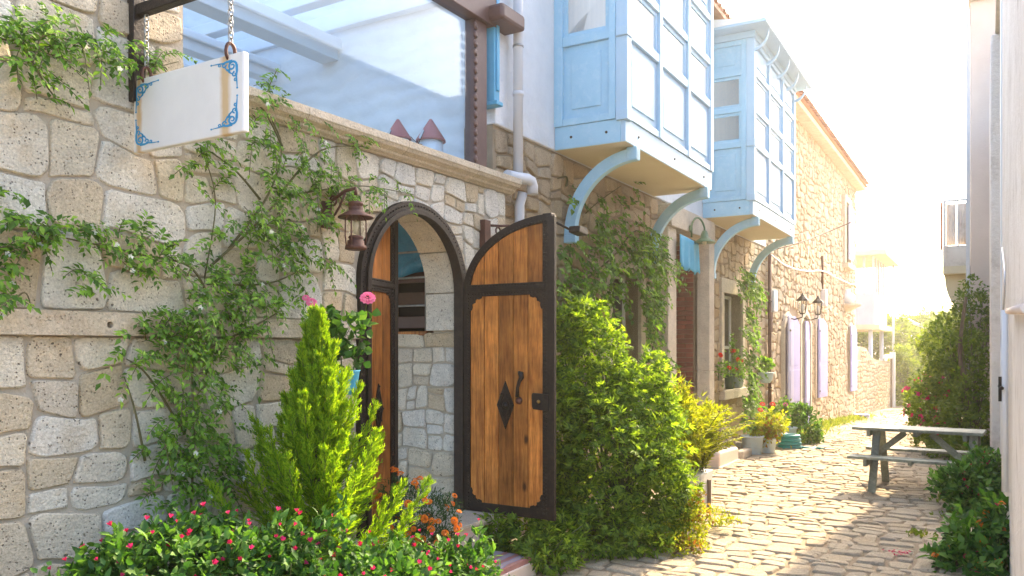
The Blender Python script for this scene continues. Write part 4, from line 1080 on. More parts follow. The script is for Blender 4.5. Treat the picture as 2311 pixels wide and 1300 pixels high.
MB().lathe([(.1, .06), (.2, .12), (.24, .24), (.2, .34), (.08, .4), (.05, .5)], 16, (0, -.1, 0)).build('urn', M['white'], lg, smooth=True)
def lantern(px, py, lab):
    y = -.42; u, z = W2.at(px, py, y)
    e = frame_empty('wall_lantern', W2, lab, 'lantern', 'twin lanterns above the lavender door', u=u, y=y, z=z)
    mb = MB(); mb.tube([(0, .4, -.3), (0, .2, -.36), (0, 0, -.3), (0, 0, -.22)], .016, 7); mb.build('bracket', M['iron'], e, smooth=True)
    e.scale = (.8, .8, .8)
    MB().lathe([(.07, -.21), (.08, -.19), (.12, .12), (.13, .14)], 6, cap=False).build('glass_body', M['glass_clear'], e)
    MB().lathe([(.17, .13), (.15, .17), (.06, .25), (.03, .3), (.015, .34)], 6).build('cap', M['iron'], e)
    MB().lathe([(.08, -.22), (.08, -.19)], 6).build('base', M['iron'], e)
    MB().lathe([(.03, -.18), (.05, -.05), (.03, .05)], 10).build('bulb', M['white'], e, smooth=True)
    for k in range(6):
        t = 2 * math.pi * k / 6
        MB().tube([(.082 * math.cos(t), .082 * math.sin(t), -.19), (.122 * math.cos(t), .122 * math.sin(t), .13)], .008, 5).build('glazing_bar', M['iron'], e)
lantern(1811, 690, 'glass wall lantern above the lavender shutters, the one nearer the bay windows')
lantern(1846, 694, 'glass wall lantern above the lavender door, the farther of the two')
for px, py, lab in ((1745, 680, 'grey meter box on the near end of the far stone house'), (1861, 672, 'grey meter box beside the farther lantern')):
    u, z = W2.at(px, py, -.1)
    e = frame_empty('meter_box', W2, lab, 'meter box', u=u, y=0, z=z)
    bx('case', M['pipe'], e, -.16, .16, -.16, -.02, -.22, .22, bevel=.02)
    MB().tube([(-.1, -.06, .22), (-.1, -.06, 1.1)], .03, 8).build('conduit', M['rust'], e, smooth=True)
    if px < 1800: MB().tube([(-.1, -.06, -.22), (-.08, -.06, -.6), (.02, -.06, -.62), (.04, -.06, -.22)], .025, 8).build('cable_loop', M['rust'], e, smooth=True)
cb = frame_empty('overhead_cable', W2, 'sagging grey cables strung along the far stone house', 'cable')
def wpts(l): return [(W2.u(px, y), y, W2.at(px, py, y)[1]) for px, py, y in l]
def smooth_path(p, n=6):
    p = [Vector(q) for q in p]; out = []
    for i in range(len(p) - 1):
        p0, p1, p2, p3 = p[max(i - 1, 0)], p[i], p[i + 1], p[min(i + 2, len(p) - 1)]
        for k in range(n):
            t = k / n
            out.append(.5 * ((2 * p1) + (p2 - p0) * t + (2 * p0 - 5 * p1 + 4 * p2 - p3) * t * t + (3 * p1 - p0 - 3 * p2 + p3) * t ** 3))
    return out + [p[-1]]
MB().tube(smooth_path(wpts([(1737, 572, -.1), (1775, 600, -.1), (1820, 612, -.1), (1858, 612, -.1), (1895, 630, -.1), (1925, 642, -.1), (1936, 632, -.15), (1938, 618, -.2)])), .017, 7).build('cable', M['pipe'], cb, smooth=True)
MB().tube(smooth_path(wpts([(1737, 566, -.1), (1800, 549, -.5), (1870, 523, -.9), (1924, 500, -1.3)])), .011, 6).build('drop_wire', M['rust'], cb, smooth=True)
rp = frame_empty('rainwater_pipe', W2, 'thin dark rainwater pipe between the two houses', 'pipe', u=16.58, y=-.1)
MB().tube([(0, 0, 3.6), (0, 0, .0)], .035, 8).build('pipe', M['rust'], rp, smooth=True)
for z in (.9, 2.6): MB().tube([(0, 0, z), (0, 0, z + .03)], .045, 8).build('clip', M['iron'], rp)

# ---------------------------------------------------------------- foliage helpers (numpy)
def unit(v): return v / np.maximum(np.linalg.norm(v, axis=-1, keepdims=True), 1e-9)
def leaf_verts(P, D, Nn, L, Wd, fold=.18, droop=.15, hi=True):
    """P base, D direction, Nn face normal, L length, Wd width -> verts, face arrays"""
    D = unit(D); S = unit(np.cross(D, Nn)); Nn = np.cross(S, D)
    L = np.broadcast_to(np.asarray(L, float), (len(P),))[:, None]; Wd = np.broadcast_to(np.asarray(Wd, float), (len(P),))[:, None]
    n = len(P)
    if hi:
        a = P + D * L * .33; b = P + D * L * .68 - Nn * L * droop * .35; tip = P + D * L - Nn * L * droop
        V = np.stack([P, a - S * Wd * .5 + Nn * Wd * fold, a + S * Wd * .5 + Nn * Wd * fold, b + S * Wd * .36 + Nn * Wd * fold * .8, b - S * Wd * .36 + Nn * Wd * fold * .8, tip, a, b], 1).reshape(-1, 3)
        i = (np.arange(n) * 8)[:, None]
        return V, [i + np.array([[0, 2, 6]]), i + np.array([[0, 6, 1]]), i + np.array([[7, 3, 5]]), i + np.array([[7, 5, 4]])], [i + np.array([[6, 2, 3, 7]]), i + np.array([[1, 6, 7, 4]])]
    m = P + D * L * .45; tip = P + D * L - Nn * L * droop
    V = np.stack([P, m - S * Wd * .5 + Nn * Wd * fold, m + S * Wd * .5 + Nn * Wd * fold, tip], 1).reshape(-1, 3)
    i = (np.arange(n) * 4)[:, None]
    return V, [i + np.array([[0, 2, 3]]), i + np.array([[0, 3, 1]])], []
def leaf_obj(name, parent, mat, P, D, Nn, L, Wd, base, hi=True, kind='stuff', **kw):
    V, T, Q = leaf_verts(np.asarray(P, float), np.asarray(D, float), np.asarray(Nn, float), L, Wd, hi=hi, **kw)
    me = np_mesh(name, V - np.asarray(base), T + Q, mat, True)
    o = bpy.data.objects.new(name, me); COL.objects.link(o)
    return put(o, parent, kind=kind)
def rdir(n): return unit(rng.normal(size=(n, 3)))
def blob(ells, n, shell=.55, lump=.22, zmin=.02):
    """points spread through lumpy ellipsoids, thicker towards the outside; returns points and outward directions"""
    w = np.array([(e[1][0] * e[1][1] * e[1][2]) ** (2 / 3) * (e[2] if len(e) > 2 else 1) for e in ells]); w /= w.sum()
    P, O = [], []
    for e, k in zip(ells, np.round(w * n).astype(int)):
        d = rdir(k); c = np.array(e[0]); r = np.array(e[1])
        ph = rng.uniform(0, 6, 9)
        lp = 1 + lump * (np.sin(3.1 * d[:, 0] * 2 + ph[0]) * np.sin(4.3 * d[:, 1] + ph[1]) + np.sin(5.7 * d[:, 2] + ph[2] + 2 * d[:, 0]) * .6)
        rad = (shell + (1 - shell) * rng.random(k) ** .6) * lp
        P.append(c + d * r * rad[:, None]); O.append(unit(d / r))
    P = np.concatenate(P); O = np.concatenate(O)
    # drop what lies deep inside another ellipsoid
    keep = P[:, 2] > zmin
    for e in ells:
        q = ((P - np.array(e[0])) / np.array(e[1])); keep &= (q ** 2).sum(1) > (shell * .8) ** 2
    return P[keep], O[keep]
def clear_walls(P, margin=.04):
    """keep foliage on the street side of the walls"""
    y1 = (-P[:, 0] * W1.c + P[:, 1] * W1.s) - W1.D; u1 = P[:, 0] * W1.s + P[:, 1] * W1.c
    y2 = (-P[:, 0] * W2.c + P[:, 1] * W2.s) - W2.D; u2 = P[:, 0] * W2.s + P[:, 1] * W2.c
    k = np.ones(len(P), bool)
    k &= ~((y1 > -margin) & (u1 < 6.3)); k &= ~((y2 > -margin) & (u2 > 6.0) & (u2 < 30))
    # the swept place of the open gate leaf
    k &= ~((np.abs(u1 - (AU + .60)) < .09) & (y1 > -.92) & (P[:, 2] > .36))
    return k
def bush(parent, base, ells, n, per, L, Wd, mat, up=.25, spread=.8, shell=.55, lump=.22, hi=True, name='foliage', palm=0, droop=.15, keepf=None, zmin=.02):
    P, O = blob(ells, n, shell, lump, zmin)
    k = clear_walls(P)
    if keepf is not None: k &= keepf(P)
    P, O = P[k], O[k]
    PP = np.repeat(P, per, 0) + rng.normal(size=(len(P) * per, 3)) * L * .4
    D = unit(np.repeat(O, per, 0) * .7 + rdir(len(PP)) * spread + np.array([0, 0, up]))
    Nn = unit(np.repeat(O, per, 0) * .5 + rdir(len(PP)) * .6 + np.array([0, 0, .7]))
    Ls = L * rng.uniform(.45, 1.4, len(PP)); Ws = Wd * rng.uniform(.7, 1.2, len(PP))
    if palm:
        S = unit(np.cross(D, Nn)); N2 = np.cross(S, D)
        allP, allD, allN, allL, allW = [], [], [], [], []
        for a, kf in zip(np.linspace(-1.25, 1.25, palm), [.62, .85, 1, .85, .62] if palm == 5 else [1] * palm):
            allP.append(PP); allD.append(D * math.cos(a) + S * math.sin(a)); allN.append(N2); allL.append(Ls * kf); allW.append(Ws)
        PP, D, Nn, Ls, Ws = map(np.concatenate, (allP, allD, allN, allL, allW))
    o = leaf_obj(name, parent, mat, PP, D, Nn, Ls, Ws, base, hi=hi, droop=droop)
    return P, O
def stems(parent, base, tips, r=.006, name='stems', mat=None, n=5):
    mb = MB(); b = Vector(base)
    for t in tips:
        t = Vector(t) - b; s = Vector((rnd.uniform(-.06, .06), rnd.uniform(-.06, .06), 0)); m = (s + t) * .5 + Vector((0, 0, .12 * t.length)) + Vector((rnd.uniform(-.04, .04),) * 3)
        mb.tube(smooth_path([s, m * .98, t], 4), [r * (1 - .6 * i / 8) for i in range(9)], n)
    return mb.build(name, mat or M['stem'], parent, smooth=True)
# flower meshes
def trumpet(mat, r=.016, name='flower'):
    mb = MB(); n = 5; v = [(0, 0, -.02)]
    for i in range(2 * n):
        t = 2 * math.pi * i / (2 * n); q = r if i % 2 == 0 else r * .72
        v.append((q * math.cos(t), q * math.sin(t), .004 if i % 2 == 0 else 0))
    mb.add(v, [(0, 1 + i, 1 + (i + 1) % (2 * n)) for i in range(2 * n)]); return mb.mesh(name, mat, False)
def pompon(mat, r=.024, name='flower'):
    mb = MB()
    for ring, (q, zz, k) in enumerate(((1.0, .0, 12), (.78, .35, 10), (.5, .62, 7), (.2, .78, 4))):
        for i in range(k):
            t = 2 * math.pi * (i + .5 * ring) / k; w = math.pi / k * 1.2
            a = Vector((q * r * .35 * math.cos(t), q * r * .35 * math.sin(t), zz * r * .5)); 
            b = Vector((q * r * math.cos(t - w), q * r * math.sin(t - w), zz * r)); c = Vector((q * r * 1.12 * math.cos(t), q * r * 1.12 * math.sin(t), zz * r - .1 * r)); d = Vector((q * r * math.cos(t + w), q * r * math.sin(t + w), zz * r))
            mb.add([a, b, c, d], [(0, 1, 2, 3)])
    return mb.mesh(name, mat, False)
FL = {k: trumpet(M[k]) for k in ('pink', 'red')}
FL['star'] = trumpet(M['wpet'], .014)
FL['bou'] = trumpet(M['pink'], .05)
FL['orange'] = pompon(M['orange']); FL['rose'] = pompon(M['rose'], .045); FL['redp'] = pompon(M['red'], .04); FL['white'] = pompon(M['wpet'], .035)
def flowers(parent, base, pts, outs, me, sc=(.8, 1.3), up=.4, name='flower'):
    for p, o_ in zip(pts, outs):
        d = Vector(o_) + Vector((rnd.uniform(-.4, .4), rnd.uniform(-.5, .1), up + rnd.uniform(-.3, .3)))
        s = rnd.uniform(*sc)
        inst(me, name, parent, Vector(p) - Vector(base), d.to_track_quat('Z', 'Y').to_euler(), (s, s, s))
def front(P, O, n, zmin=-1, thr=.0):
    """pick n outer points that face the camera"""
    c = np.where((O[:, 1] < thr) & (P[:, 2] > zmin))[0]
    c = rng.permutation(c)[:n]; return P[c], O[c]
def E(px, py, Y, r, w=1): return (tuple(at(px, py, Y)), r, w)

# ---------------------------------------------------------------- jasmine on the garden wall
def vine(name, lab, cat, W, paths, clusters, mat, L, Wd, n_leaflets=6, flowers_n=0, rng_y=(-.16, -.03), down=.5, r0=.009, base_px=None, shoot=(.08, .19), group=None):
    """paths: pixel polylines on the wall; clusters: (px, py, rx, ry, shoots)"""
    bu, bz = W.at(*base_px, -.06)
    base = W.world(bu, -.06, 0 if bz < .6 else bz)
    e = empty(name, base, 0, lab, cat, group)
    mb = MB(); anchors = []
    for p in paths:
        pts = []
        for i, (px, py) in enumerate(p):
            u_, z_ = W.at(px, py, -.06); pts.append(W.world(u_, -.05 - .03 * math.sin(i * 1.7), max(z_, .0)) - base)
        sp = smooth_path(pts, 6); k = len(sp)
        mb.tube(sp, [r0 * (1 - .7 * i / k) for i in range(k)], 6); anchors += sp
    mb.build('stems', M['vine_stem'], e, smooth=True)
    P, D, Nn, Ls = [], [], [], []; shoots = MB(); fl = []
    outw = Vector((W.c, -W.s, 0)); al = Vector((W.s, W.c, 0))
    for (px, py, rx, ry, ns) in clusters:
        for _ in range(ns):
            t = rnd.uniform(0, 6.283); q = math.sqrt(rnd.random())
            y = rnd.uniform(*rng_y)
            u_, z_ = W.at(px + rx * q * math.cos(t), py + ry * q * math.sin(t), y)
            p0 = W.world(u_, y, z_)
            a = rnd.uniform(0, 6.283)
            d = (al * math.cos(a) + Vector((0, 0, 1)) * (math.sin(a) * .8 + .15) + outw * rnd.uniform(.1, .7)).normalized()
            ln = rnd.uniform(*shoot); pts = []
            for i in range(n_leaflets + 1):
                s = i / n_leaflets
                p = p0 + d * ln * s + Vector((0, 0, -1)) * down * ln * s * s
                pts.append(p)
            if rnd.random() < .5: shoots.tube([x - base for x in pts[::2]], .0022, 4)
            for i in range(1, n_leaflets + 1):
                dd = (pts[i] - pts[i - 1]).normalized()
                for sgn in ((-1, 1) if i < n_leaflets else (0,)):
                    sd = dd.cross(outw * .6 + Vector((0, 0, .6))).normalized()
                    P.append(pts[i]); D.append(dd * .6 + sd * sgn * rnd.uniform(.7, 1.1) + Vector((0, 0, -.2 * rnd.random())) + Vector((rnd.uniform(-.2, .2), rnd.uniform(-.2, .2), rnd.uniform(-.2, .2))))
                    Nn.append(outw * .6 + Vector((0, 0, .7)) + Vector((rnd.uniform(-.5, .5), rnd.uniform(-.5, .5), rnd.uniform(-.4, .4)))); Ls.append(L * rnd.uniform(.65, 1.25))
            if rnd.random() < flowers_n / max(1, sum(c[4] for c in clusters)): fl.append(pts[-1])
    if shoots.v: shoots.build('shoots', M['vine_stem'], e, smooth=True, kind='stuff')
    Ls = np.array(Ls)
    P = np.array(P)
    yy = (-P[:, 0] * W.c + P[:, 1] * W.s) - W.D
    k = yy < -.03
    leaf_obj('leaves', e, mat, P[k], np.array(D)[k], np.array(Nn)[k], Ls[k], (Ls * Wd / L)[k], base, hi=False)
    for p in fl: inst(FL['star'], 'flower', e, p - base, (outw + Vector((0, 0, .4))).to_track_quat('Z', 'Y').to_euler(), (1.1,) * 3)
    return e
vine('jasmine_vine', 'large leafy jasmine climbing the garden wall between sign and gate', 'climber', W1,
     [[(428, 1240), (432, 1000), (440, 820), (470, 640), (485, 460), (455, 345)], [(470, 660), (420, 600), (330, 575), (200, 545), (110, 530)],
      [(478, 600), (560, 520), (640, 450), (720, 430), (820, 420), (930, 440)], [(520, 560), (600, 440), (640, 330), (610, 230), (625, 155)], [(470, 640), (600, 640), (700, 600)],
      [(590, 450), (520, 380), (445, 320)], [(640, 430), (720, 340), (830, 330)], [(420, 980), (330, 850), (290, 810)], [(330, 1040), (300, 930), (285, 850)], [(640, 330), (590, 250), (560, 230)],
      [(440, 800), (560, 740), (640, 700)]],
     [(440, 900, 90, 170, 73), (420, 1060, 95, 90, 53), (440, 760, 130, 70, 44), (520, 690, 110, 60, 34), (330, 800, 60, 70, 16), (600, 600, 100, 70, 31), (500, 620, 60, 90, 20), (640, 480, 110, 70, 48), (700, 560, 60, 60, 20),
      (690, 400, 100, 50, 34), (600, 300, 60, 60, 16), (600, 215, 45, 45, 11), (470, 400, 50, 60, 12), (460, 330, 50, 30, 9), (770, 420, 70, 40, 17), (860, 430, 60, 18, 9), (760, 330, 80, 30, 7), (700, 290, 60, 30, 7), (330, 560, 70, 60, 20), (390, 610, 60, 40, 12),
      (250, 545, 60, 25, 7), (150, 520, 70, 30, 12), (215, 630, 28, 40, 7), (640, 680, 60, 40, 9), (560, 560, 70, 70, 20), (560, 790, 60, 60, 13), (500, 1060, 70, 50, 15), (620, 160, 10, 20, 2)],
     M['lf_jas'], .042, .02, 6, 60, base_px=(428, 1240), r0=.008)
vine('jasmine_spray', 'leafy jasmine spray trailing across the top left corner of the wall', 'climber', W1,
     [[(-120, 10), (0, 90), (120, 80), (240, 110), (330, 150), (400, 140)], [(60, 110), (90, 180), (130, 220), (150, 235)]],
     [(30, 60, 60, 40, 15), (110, 80, 80, 45, 23), (220, 100, 70, 35, 19), (320, 130, 70, 25, 12), (90, 190, 60, 40, 5), (140, 30, 50, 30, 5), (60, 130, 50, 30, 7), (390, 130, 25, 12, 2)], M['lf_jas'], .042, .02, 6, 6, base_px=(-120, 10), r0=.006)
vine('jasmine_spray', 'jasmine sprays hanging at the left edge below the big stones', 'climber', W1,
     [[(-140, 480), (0, 560), (90, 510), (180, 520)], [(-140, 620), (0, 680), (60, 660), (80, 690)]],
     [(20, 580, 50, 50, 13), (60, 510, 60, 40, 11), (150, 510, 50, 25, 7), (30, 670, 45, 22, 5), (0, 470, 40, 40, 5)], M['lf_jas'], .042, .022, 6, 10, base_px=(-140, 480), r0=.006)

# ---------------------------------------------------------------- golden cypress
def cypress():
    base = at(716, 1100, 4.6); base.z = 0
    e = empty('cypress', base, 0, 'young golden-green cypress standing against the stone wall left of the gate', 'tree')
    top = 1.93
    MB().tube([(0, 0, 0), (.01, 0, .8), (0, .01, 1.5), (0, 0, top - .08)], [.035, .028, .015, .005], 8).build('trunk', M['bark'], e, smooth=True)
    P, D, Nn, Ls, Ws = [], [], [], [], []
    lb = MB(); nb = 112
    for i in range(nb):
        f = (i / nb) ** .85; h = .2 + (top - .36) * f
        fl = (.68 * (1 - f) + .13) * rnd.uniform(.8, 1.2)
        tilt = R(56 * (1 - f) + 9) * rnd.uniform(.75, 1.15)
        a = i * 2.39996 + rnd.uniform(-.25, .25); o_ = Vector((math.cos(a), math.sin(a), 0))
        s0 = Vector((0, 0, h)); mid = s0 + (o_ * math.sin(tilt) + Vector((0, 0, math.cos(tilt)))) * fl * .5
        tip = mid + (o_ * math.sin(tilt * .55) + Vector((0, 0, math.cos(tilt * .55)))) * fl * .5
        path = smooth_path([s0, mid, tip], 9); m = len(path)
        lb.tube(path[::4], [.006, .005, .0035, .002, .0015][:len(path[::4])], 4)
        side = o_.cross(Vector((0, 0, 1)))
        for k in range(3, m):
            t = k / (m - 1); d = (path[k] - path[k - 1]).normalized(); up = side.cross(d)
            for j in range(5):
                an = rnd.uniform(0, 6.283); sd = (side * math.cos(an) + up * math.sin(an) * .6).normalized()
                dd = (d * 1.0 + sd * rnd.uniform(.35, .75)).normalized()
                ln = (fl * .26 * (1 - t) + .045) * rnd.uniform(.7, 1.2); q = path[k] + d * rnd.uniform(-.01, .01)
                nn = dd.cross(sd).normalized()
                P.append(q); D.append(dd); Nn.append(nn); Ls.append(ln); Ws.append(.007)
                for b in range(7):
                    tt = .12 + .12 * b; s_ = 1 if b % 2 else -1
                    P.append(q + dd * ln * tt); D.append(dd * 1.0 + sd * s_ * .55 + nn * rnd.uniform(-.35, .35)); Nn.append(nn); Ls.append(.018 + ln * .22 * (1 - tt)); Ws.append(.006)
    lb.build('limbs', M['bark'], e, smooth=True)
    P = np.array(P) + np.array(base); k = clear_walls(P, .05)
    leaf_obj('foliage', e, M['lf_con'], P[k], np.array(D)[k], np.array(Nn)[k], np.array(Ls)[k], np.array(Ws)[k], base, hi=False, fold=.3, droop=.05)
cypress()

# ---------------------------------------------------------------- flower beds at the foot of the wall
def flower_bush(lab, px, Y, ells, n, nf, group='four o clock bushes along the wall', per=7, L=.05, W_=.029, cat='bush', mat='lf_mir', fl='pink'):
    base = at(px, 1000, Y); base.z = 0
    e = empty('flowering_bush', base, 0, lab, cat, group)
    P, O = bush(e, base, ells, n, per, L, W_, M[mat], up=.3, lump=.34)
    q, o_ = front(P, O, 26); stems(e, base, list(q), .006)
    q, o_ = front(P + O * .065 + np.array([0, 0, .02]), O, int(nf * 1.7), base.z + .45, thr=.25)
    flowers(e, base, q, o_, FL[fl], (.6, 1.0))
    return e
flower_bush('pink-flowered bush at the far left, its leaves against bare stone', 330, 3.65, [E(330, 1310, 3.6, (.32, .3, .2)), E(240, 1350, 3.5, (.2, .22, .17)), E(420, 1265, 3.75, (.25, .25, .17)), E(330, 1420, 3.6, (.4, .35, .4))], 900, 34)
flower_bush('pink-flowered bush in front of the jasmine trunk and cypress', 590, 3.95, [E(560, 1295, 3.85, (.3, .28, .17)), E(470, 1240, 3.95, (.2, .2, .14)), E(680, 1320, 3.9, (.26, .26, .15)), E(590, 1380, 3.9, (.45, .35, .4))], 900, 38)
flower_bush('pink-flowered bush below the narrow left gate leaf', 830, 4.2, [E(800, 1325, 4.1, (.28, .28, .16)), E(880, 1325, 4.25, (.25, .25, .15)), E(840, 1390, 4.2, (.4, .35, .35))], 800, 30)
flower_bush('pink-flowered bush at the edge of the painted step', 1020, 4.75, [E(1020, 1285, 4.7, (.18, .22, .13)), E(940, 1320, 4.6, (.22, .22, .16)), E(1070, 1300, 4.8, (.13, .2, .18)), E(1010, 1370, 4.7, (.3, .3, .3))], 620, 20)
base = at(945, 1100, 5.35); base.z = 0
e = empty('marigold_plant', base, 0, 'marigold clump with small orange flowers at the gate threshold', 'plant')
P, O = bush(e, base, [E(930, 1165, 5.3, (.2, .2, .23)), E(985, 1180, 5.35, (.15, .18, .17)), E(895, 1120, 5.35, (.1, .12, .12)), E(960, 1260, 5.3, (.26, .24, .3))], 900, 6, .04, .008, M['lf_mar'], up=.3)
stems(e, base, list(front(P, O, 24)[0]), .004)
q, o_ = front(P + O * .06 + np.array([0, 0, .02]), O, 60, .35, .2); flowers(e, base, q, o_, FL['orange'], (.65, 1.1), .5)
# pink geranium in a turquoise pot on the wall
base = at(775, 872, 5.05)
e = empty('potted_geranium', base, 0, 'pink geranium in a turquoise wall pot behind the cypress tip', 'potted plant')
MB().lathe([(.07, -.05), (.085, .0), (.1, .09), (.105, .1), (.09, .1)], 20).build('pot', M['cloth'], e, smooth=True)
P, O = bush(e, base, [E(780, 760, 5.05, (.13, .11, .14)), E(740, 740, 5.1, (.1, .08, .1)), E(815, 720, 5.0, (.06, .06, .07)), E(775, 815, 5.05, (.12, .1, .08))], 130, 2, .06, .06, M['lf_mir'], shell=.3, droop=.05)
stems(e, base, [at(828, 680, 4.98), at(700, 690, 5.1), at(790, 740, 5.05), at(760, 720, 5.05)], .005)
for px, py, s in ((830, 672, 1.0), (703, 682, .7), (690, 672, .5)):
    inst(FL['rose'], 'flower', e, at(px, py, 4.97) - base, (R(50), 0, R(10)), (s,) * 3)

# ---------------------------------------------------------------- big cut-leaved geranium bush right of the gate
base = at(1400, 1000, 7.2); base.z = 0
e = empty('geranium_bush', base, 0, 'huge feathery green bush with cut leaves right of the open gate leaf', 'bush')
ell = [E(1370, 1060, 7.15, (.62, .5, .78)), E(1330, 850, 7.45, (.36, .36, .56)), E(1440, 930, 7.5, (.38, .4, .5)), E(1480, 1110, 7.2, (.34, .4, .5)), E(1300, 730, 7.6, (.22, .22, .24)), E(1275, 1000, 7.1, (.24, .3, .6)), E(1340, 1210, 6.7, (.55, .3, .25)), E(1180, 1215, 6.45, (.36, .22, .17), .8), E(1110, 1200, 6.4, (.15, .15, .14), .8), E(1230, 1250, 6.2, (.3, .2, .13), .8)]
P, O = bush(e, base, ell, 6600, 2, .07, .019, M['lf_pel'], up=.2, palm=5, hi=False, shell=.62, lump=.2)
stems(e, base, list(front(P, O, 90)[0]), .008)
# foliage of the shade side keeps the same leaves; ivy and columns of climbers on the house
vine('ivy', 'dark ivy spreading under the nearer bay window bracket', 'climber', W2,
     [[(1290, 900), (1300, 700), (1290, 560), (1330, 480), (1400, 420)], [(1300, 650), (1380, 580), (1440, 520), (1500, 560)], [(1280, 420), (1275, 400), (1262, 402)]],
     [(1310, 590, 55, 60, 49), (1350, 680, 70, 60, 53), (1370, 530, 40, 50, 27), (1400, 500, 40, 40, 16), (1290, 680, 40, 60, 27), (1345, 480, 20, 50, 9), (1420, 440, 20, 30, 4), (1390, 610, 40, 40, 14), (1290, 450, 12, 30, 4), (1450, 540, 40, 24, 9)],
     M['lf_ivy'], .075, .06, 4, 0, base_px=(1290, 900), shoot=(.12, .28), rng_y=(-.3, -.05), r0=.014)
vine('ivy_column', 'tall column of climber between the window and the doorway pilaster', 'climber', W2,
     [[(1490, 1050), (1475, 900), (1465, 750), (1460, 620), (1450, 540)], [(1470, 800), (1490, 700), (1480, 600)]],
     [(1460, 570, 45, 50, 79), (1465, 650, 28, 60, 58), (1468, 740, 24, 60, 43), (1480, 840, 34, 60, 50), (1500, 920, 45, 60, 43), (1515, 600, 20, 24, 10)],
     M['lf_ivy'], .08, .055, 4, 0, base_px=(1490, 1050), shoot=(.12, .3), rng_y=(-.4, -.06), r0=.014)
# the yellow fern-leaved plant in white planters
base = at(1562, 1000, 8.55); base.z = 0
e = empty('planter', base, W2.rot, 'tall white planter box with feathery yellow-green plant beside the pilaster', 'planter')
MB().prism([(-.15, 0), (.15, 0), (.2, .42), (-.2, .42)], -.16, .16).build('box', M['white'], e, bevel=.01)
MB().lathe([(.02, -.04), (.02, .3)], 8, (0, -.18, .04)).build('foot_post', M['hatch'], e)
pb = np.array(base)
o_ = e
holder = empty('feathery_plant', base + Vector((0, 0, .4)), 0, 'sunlit yellow-green feathery plant growing out of the white planter', 'plant')
hb = np.array(holder.location)
P, D, Nn, Ls, Ws = [], [], [], [], []; mb = MB()
for i in range(95):
    a = rnd.uniform(0, 6.283); ln = rnd.uniform(.35, .85); q = rnd.uniform(.1, .75)
    d = Vector((math.cos(a) * q, math.sin(a) * q * .7, 1)).normalized()
    s0 = Vector((rnd.uniform(-.12, .12), rnd.uniform(-.12, .12), 0))
    tip = s0 + d * ln + Vector((math.cos(a) * .25 * ln, math.sin(a) * .2 * ln, -.18 * ln))
    path = smooth_path([s0, s0 + d * ln * .55, tip], 7); mb.tube(path[::2], .004, 4)
    for k in range(3, len(path)):
        dd = (path[k] - path[k - 1]).normalized(); sd = dd.cross(Vector((0, 0, 1))).normalized()
        for s in (-1, 1):
            P.append(np.array(path[k]) + hb); D.append(dd * .5 + sd * s + Vector((0, 0, rnd.uniform(-.3, .3)))); Nn.append(Vector((0, 0, 1)) + sd * rnd.uniform(-.4, .4)); Ls.append(rnd.uniform(.05, .1)); Ws.append(.014)
            P.append(np.array((path[k] + path[k - 1]) * .5) + hb); D.append(dd * .7 + sd * s + Vector((0, 0, rnd.uniform(-.4, .4)))); Nn.append(Vector((0, 0, 1)) + sd * rnd.uniform(-.4, .4)); Ls.append(rnd.uniform(.04, .09)); Ws.append(.013)
bP, bO = blob([E(1530, 975, 8.3, (.3, .3, .36)), E(1575, 965, 8.6, (.22, .22, .26)), E(1500, 1030, 8.0, (.24, .26, .36)), E(1610, 935, 8.9, (.14, .14, .1)), E(1530, 900, 8.4, (.12, .12, .2))], 1300, .35, .3)
kk = clear_walls(bP); bP, bO = bP[kk], bO[kk]
bD = unit(np.repeat(bO, 5, 0) * .6 + rdir(len(bP) * 5) * .9 + np.array([0, 0, .25]))
P += list(np.repeat(bP, 5, 0)); D += [Vector(x) for x in bD]; Nn += [Vector(x) for x in rdir(len(bD)) + np.array([0, 0, .8])]; Ls += list(rng.uniform(.04, .09, len(bD))); Ws += [.015] * len(bD)
mb.build('stems', M['stem'], holder, smooth=True)
leaf_obj('foliage', holder, M['lf_fern'], P, D, Nn, np.array(Ls), np.array(Ws), hb, hi=False)
for px, py in ((1543, 942), (1522, 1020), (1556, 1075), (1546, 1052)): inst(FL['white'], 'flower', holder, at(px, py, 8.2) - holder.location, (R(60), 0, 0))
# low red and yellow coleus spilling over the paving
base = at(1560, 1200, 7.0); base.z = 0
e = empty('coleus_clump', base, 0, 'low clump of yellow-green and red leaves spilling onto the cobbles', 'plant')
bush(e, base, [E(1550, 1180, 7.05, (.18, .22, .22)), E(1540, 1240, 6.75, (.2, .2, .12)), E(1600, 1165, 7.6, (.24, .2, .06)), E(1500, 1225, 6.9, (.15, .2, .2))], 700, 5, .035, .018, M['lf_fern'], hi=False)
P, O = bush(e, base, [E(1560, 1150, 7.1, (.16, .16, .16)), E(1550, 1240, 6.7, (.12, .12, .1))], 120, 4, .04, .022, M['lf_red'], hi=False, name='red_leaves')
# climber column by the farther window
vine('climber_column', 'sunlit climber rising from the large bucket to the bay bracket', 'climber', W2,
     [[(1692, 990), (1694, 880), (1690, 780), (1692, 690), (1685, 630)]],
     [(1690, 650, 26, 30, 46), (1705, 665, 22, 30, 26), (1690, 730, 18, 50, 40), (1693, 810, 16, 50, 40), (1692, 890, 18, 50, 50), (1692, 950, 18, 40, 36), (1668, 632, 16, 10, 8), (1700, 920, 20, 20, 16)],
     M['lf_ivy'], .085, .06, 4, 0, base_px=(1692, 990), shoot=(.12, .26), rng_y=(-.55, -.1), r0=.014)

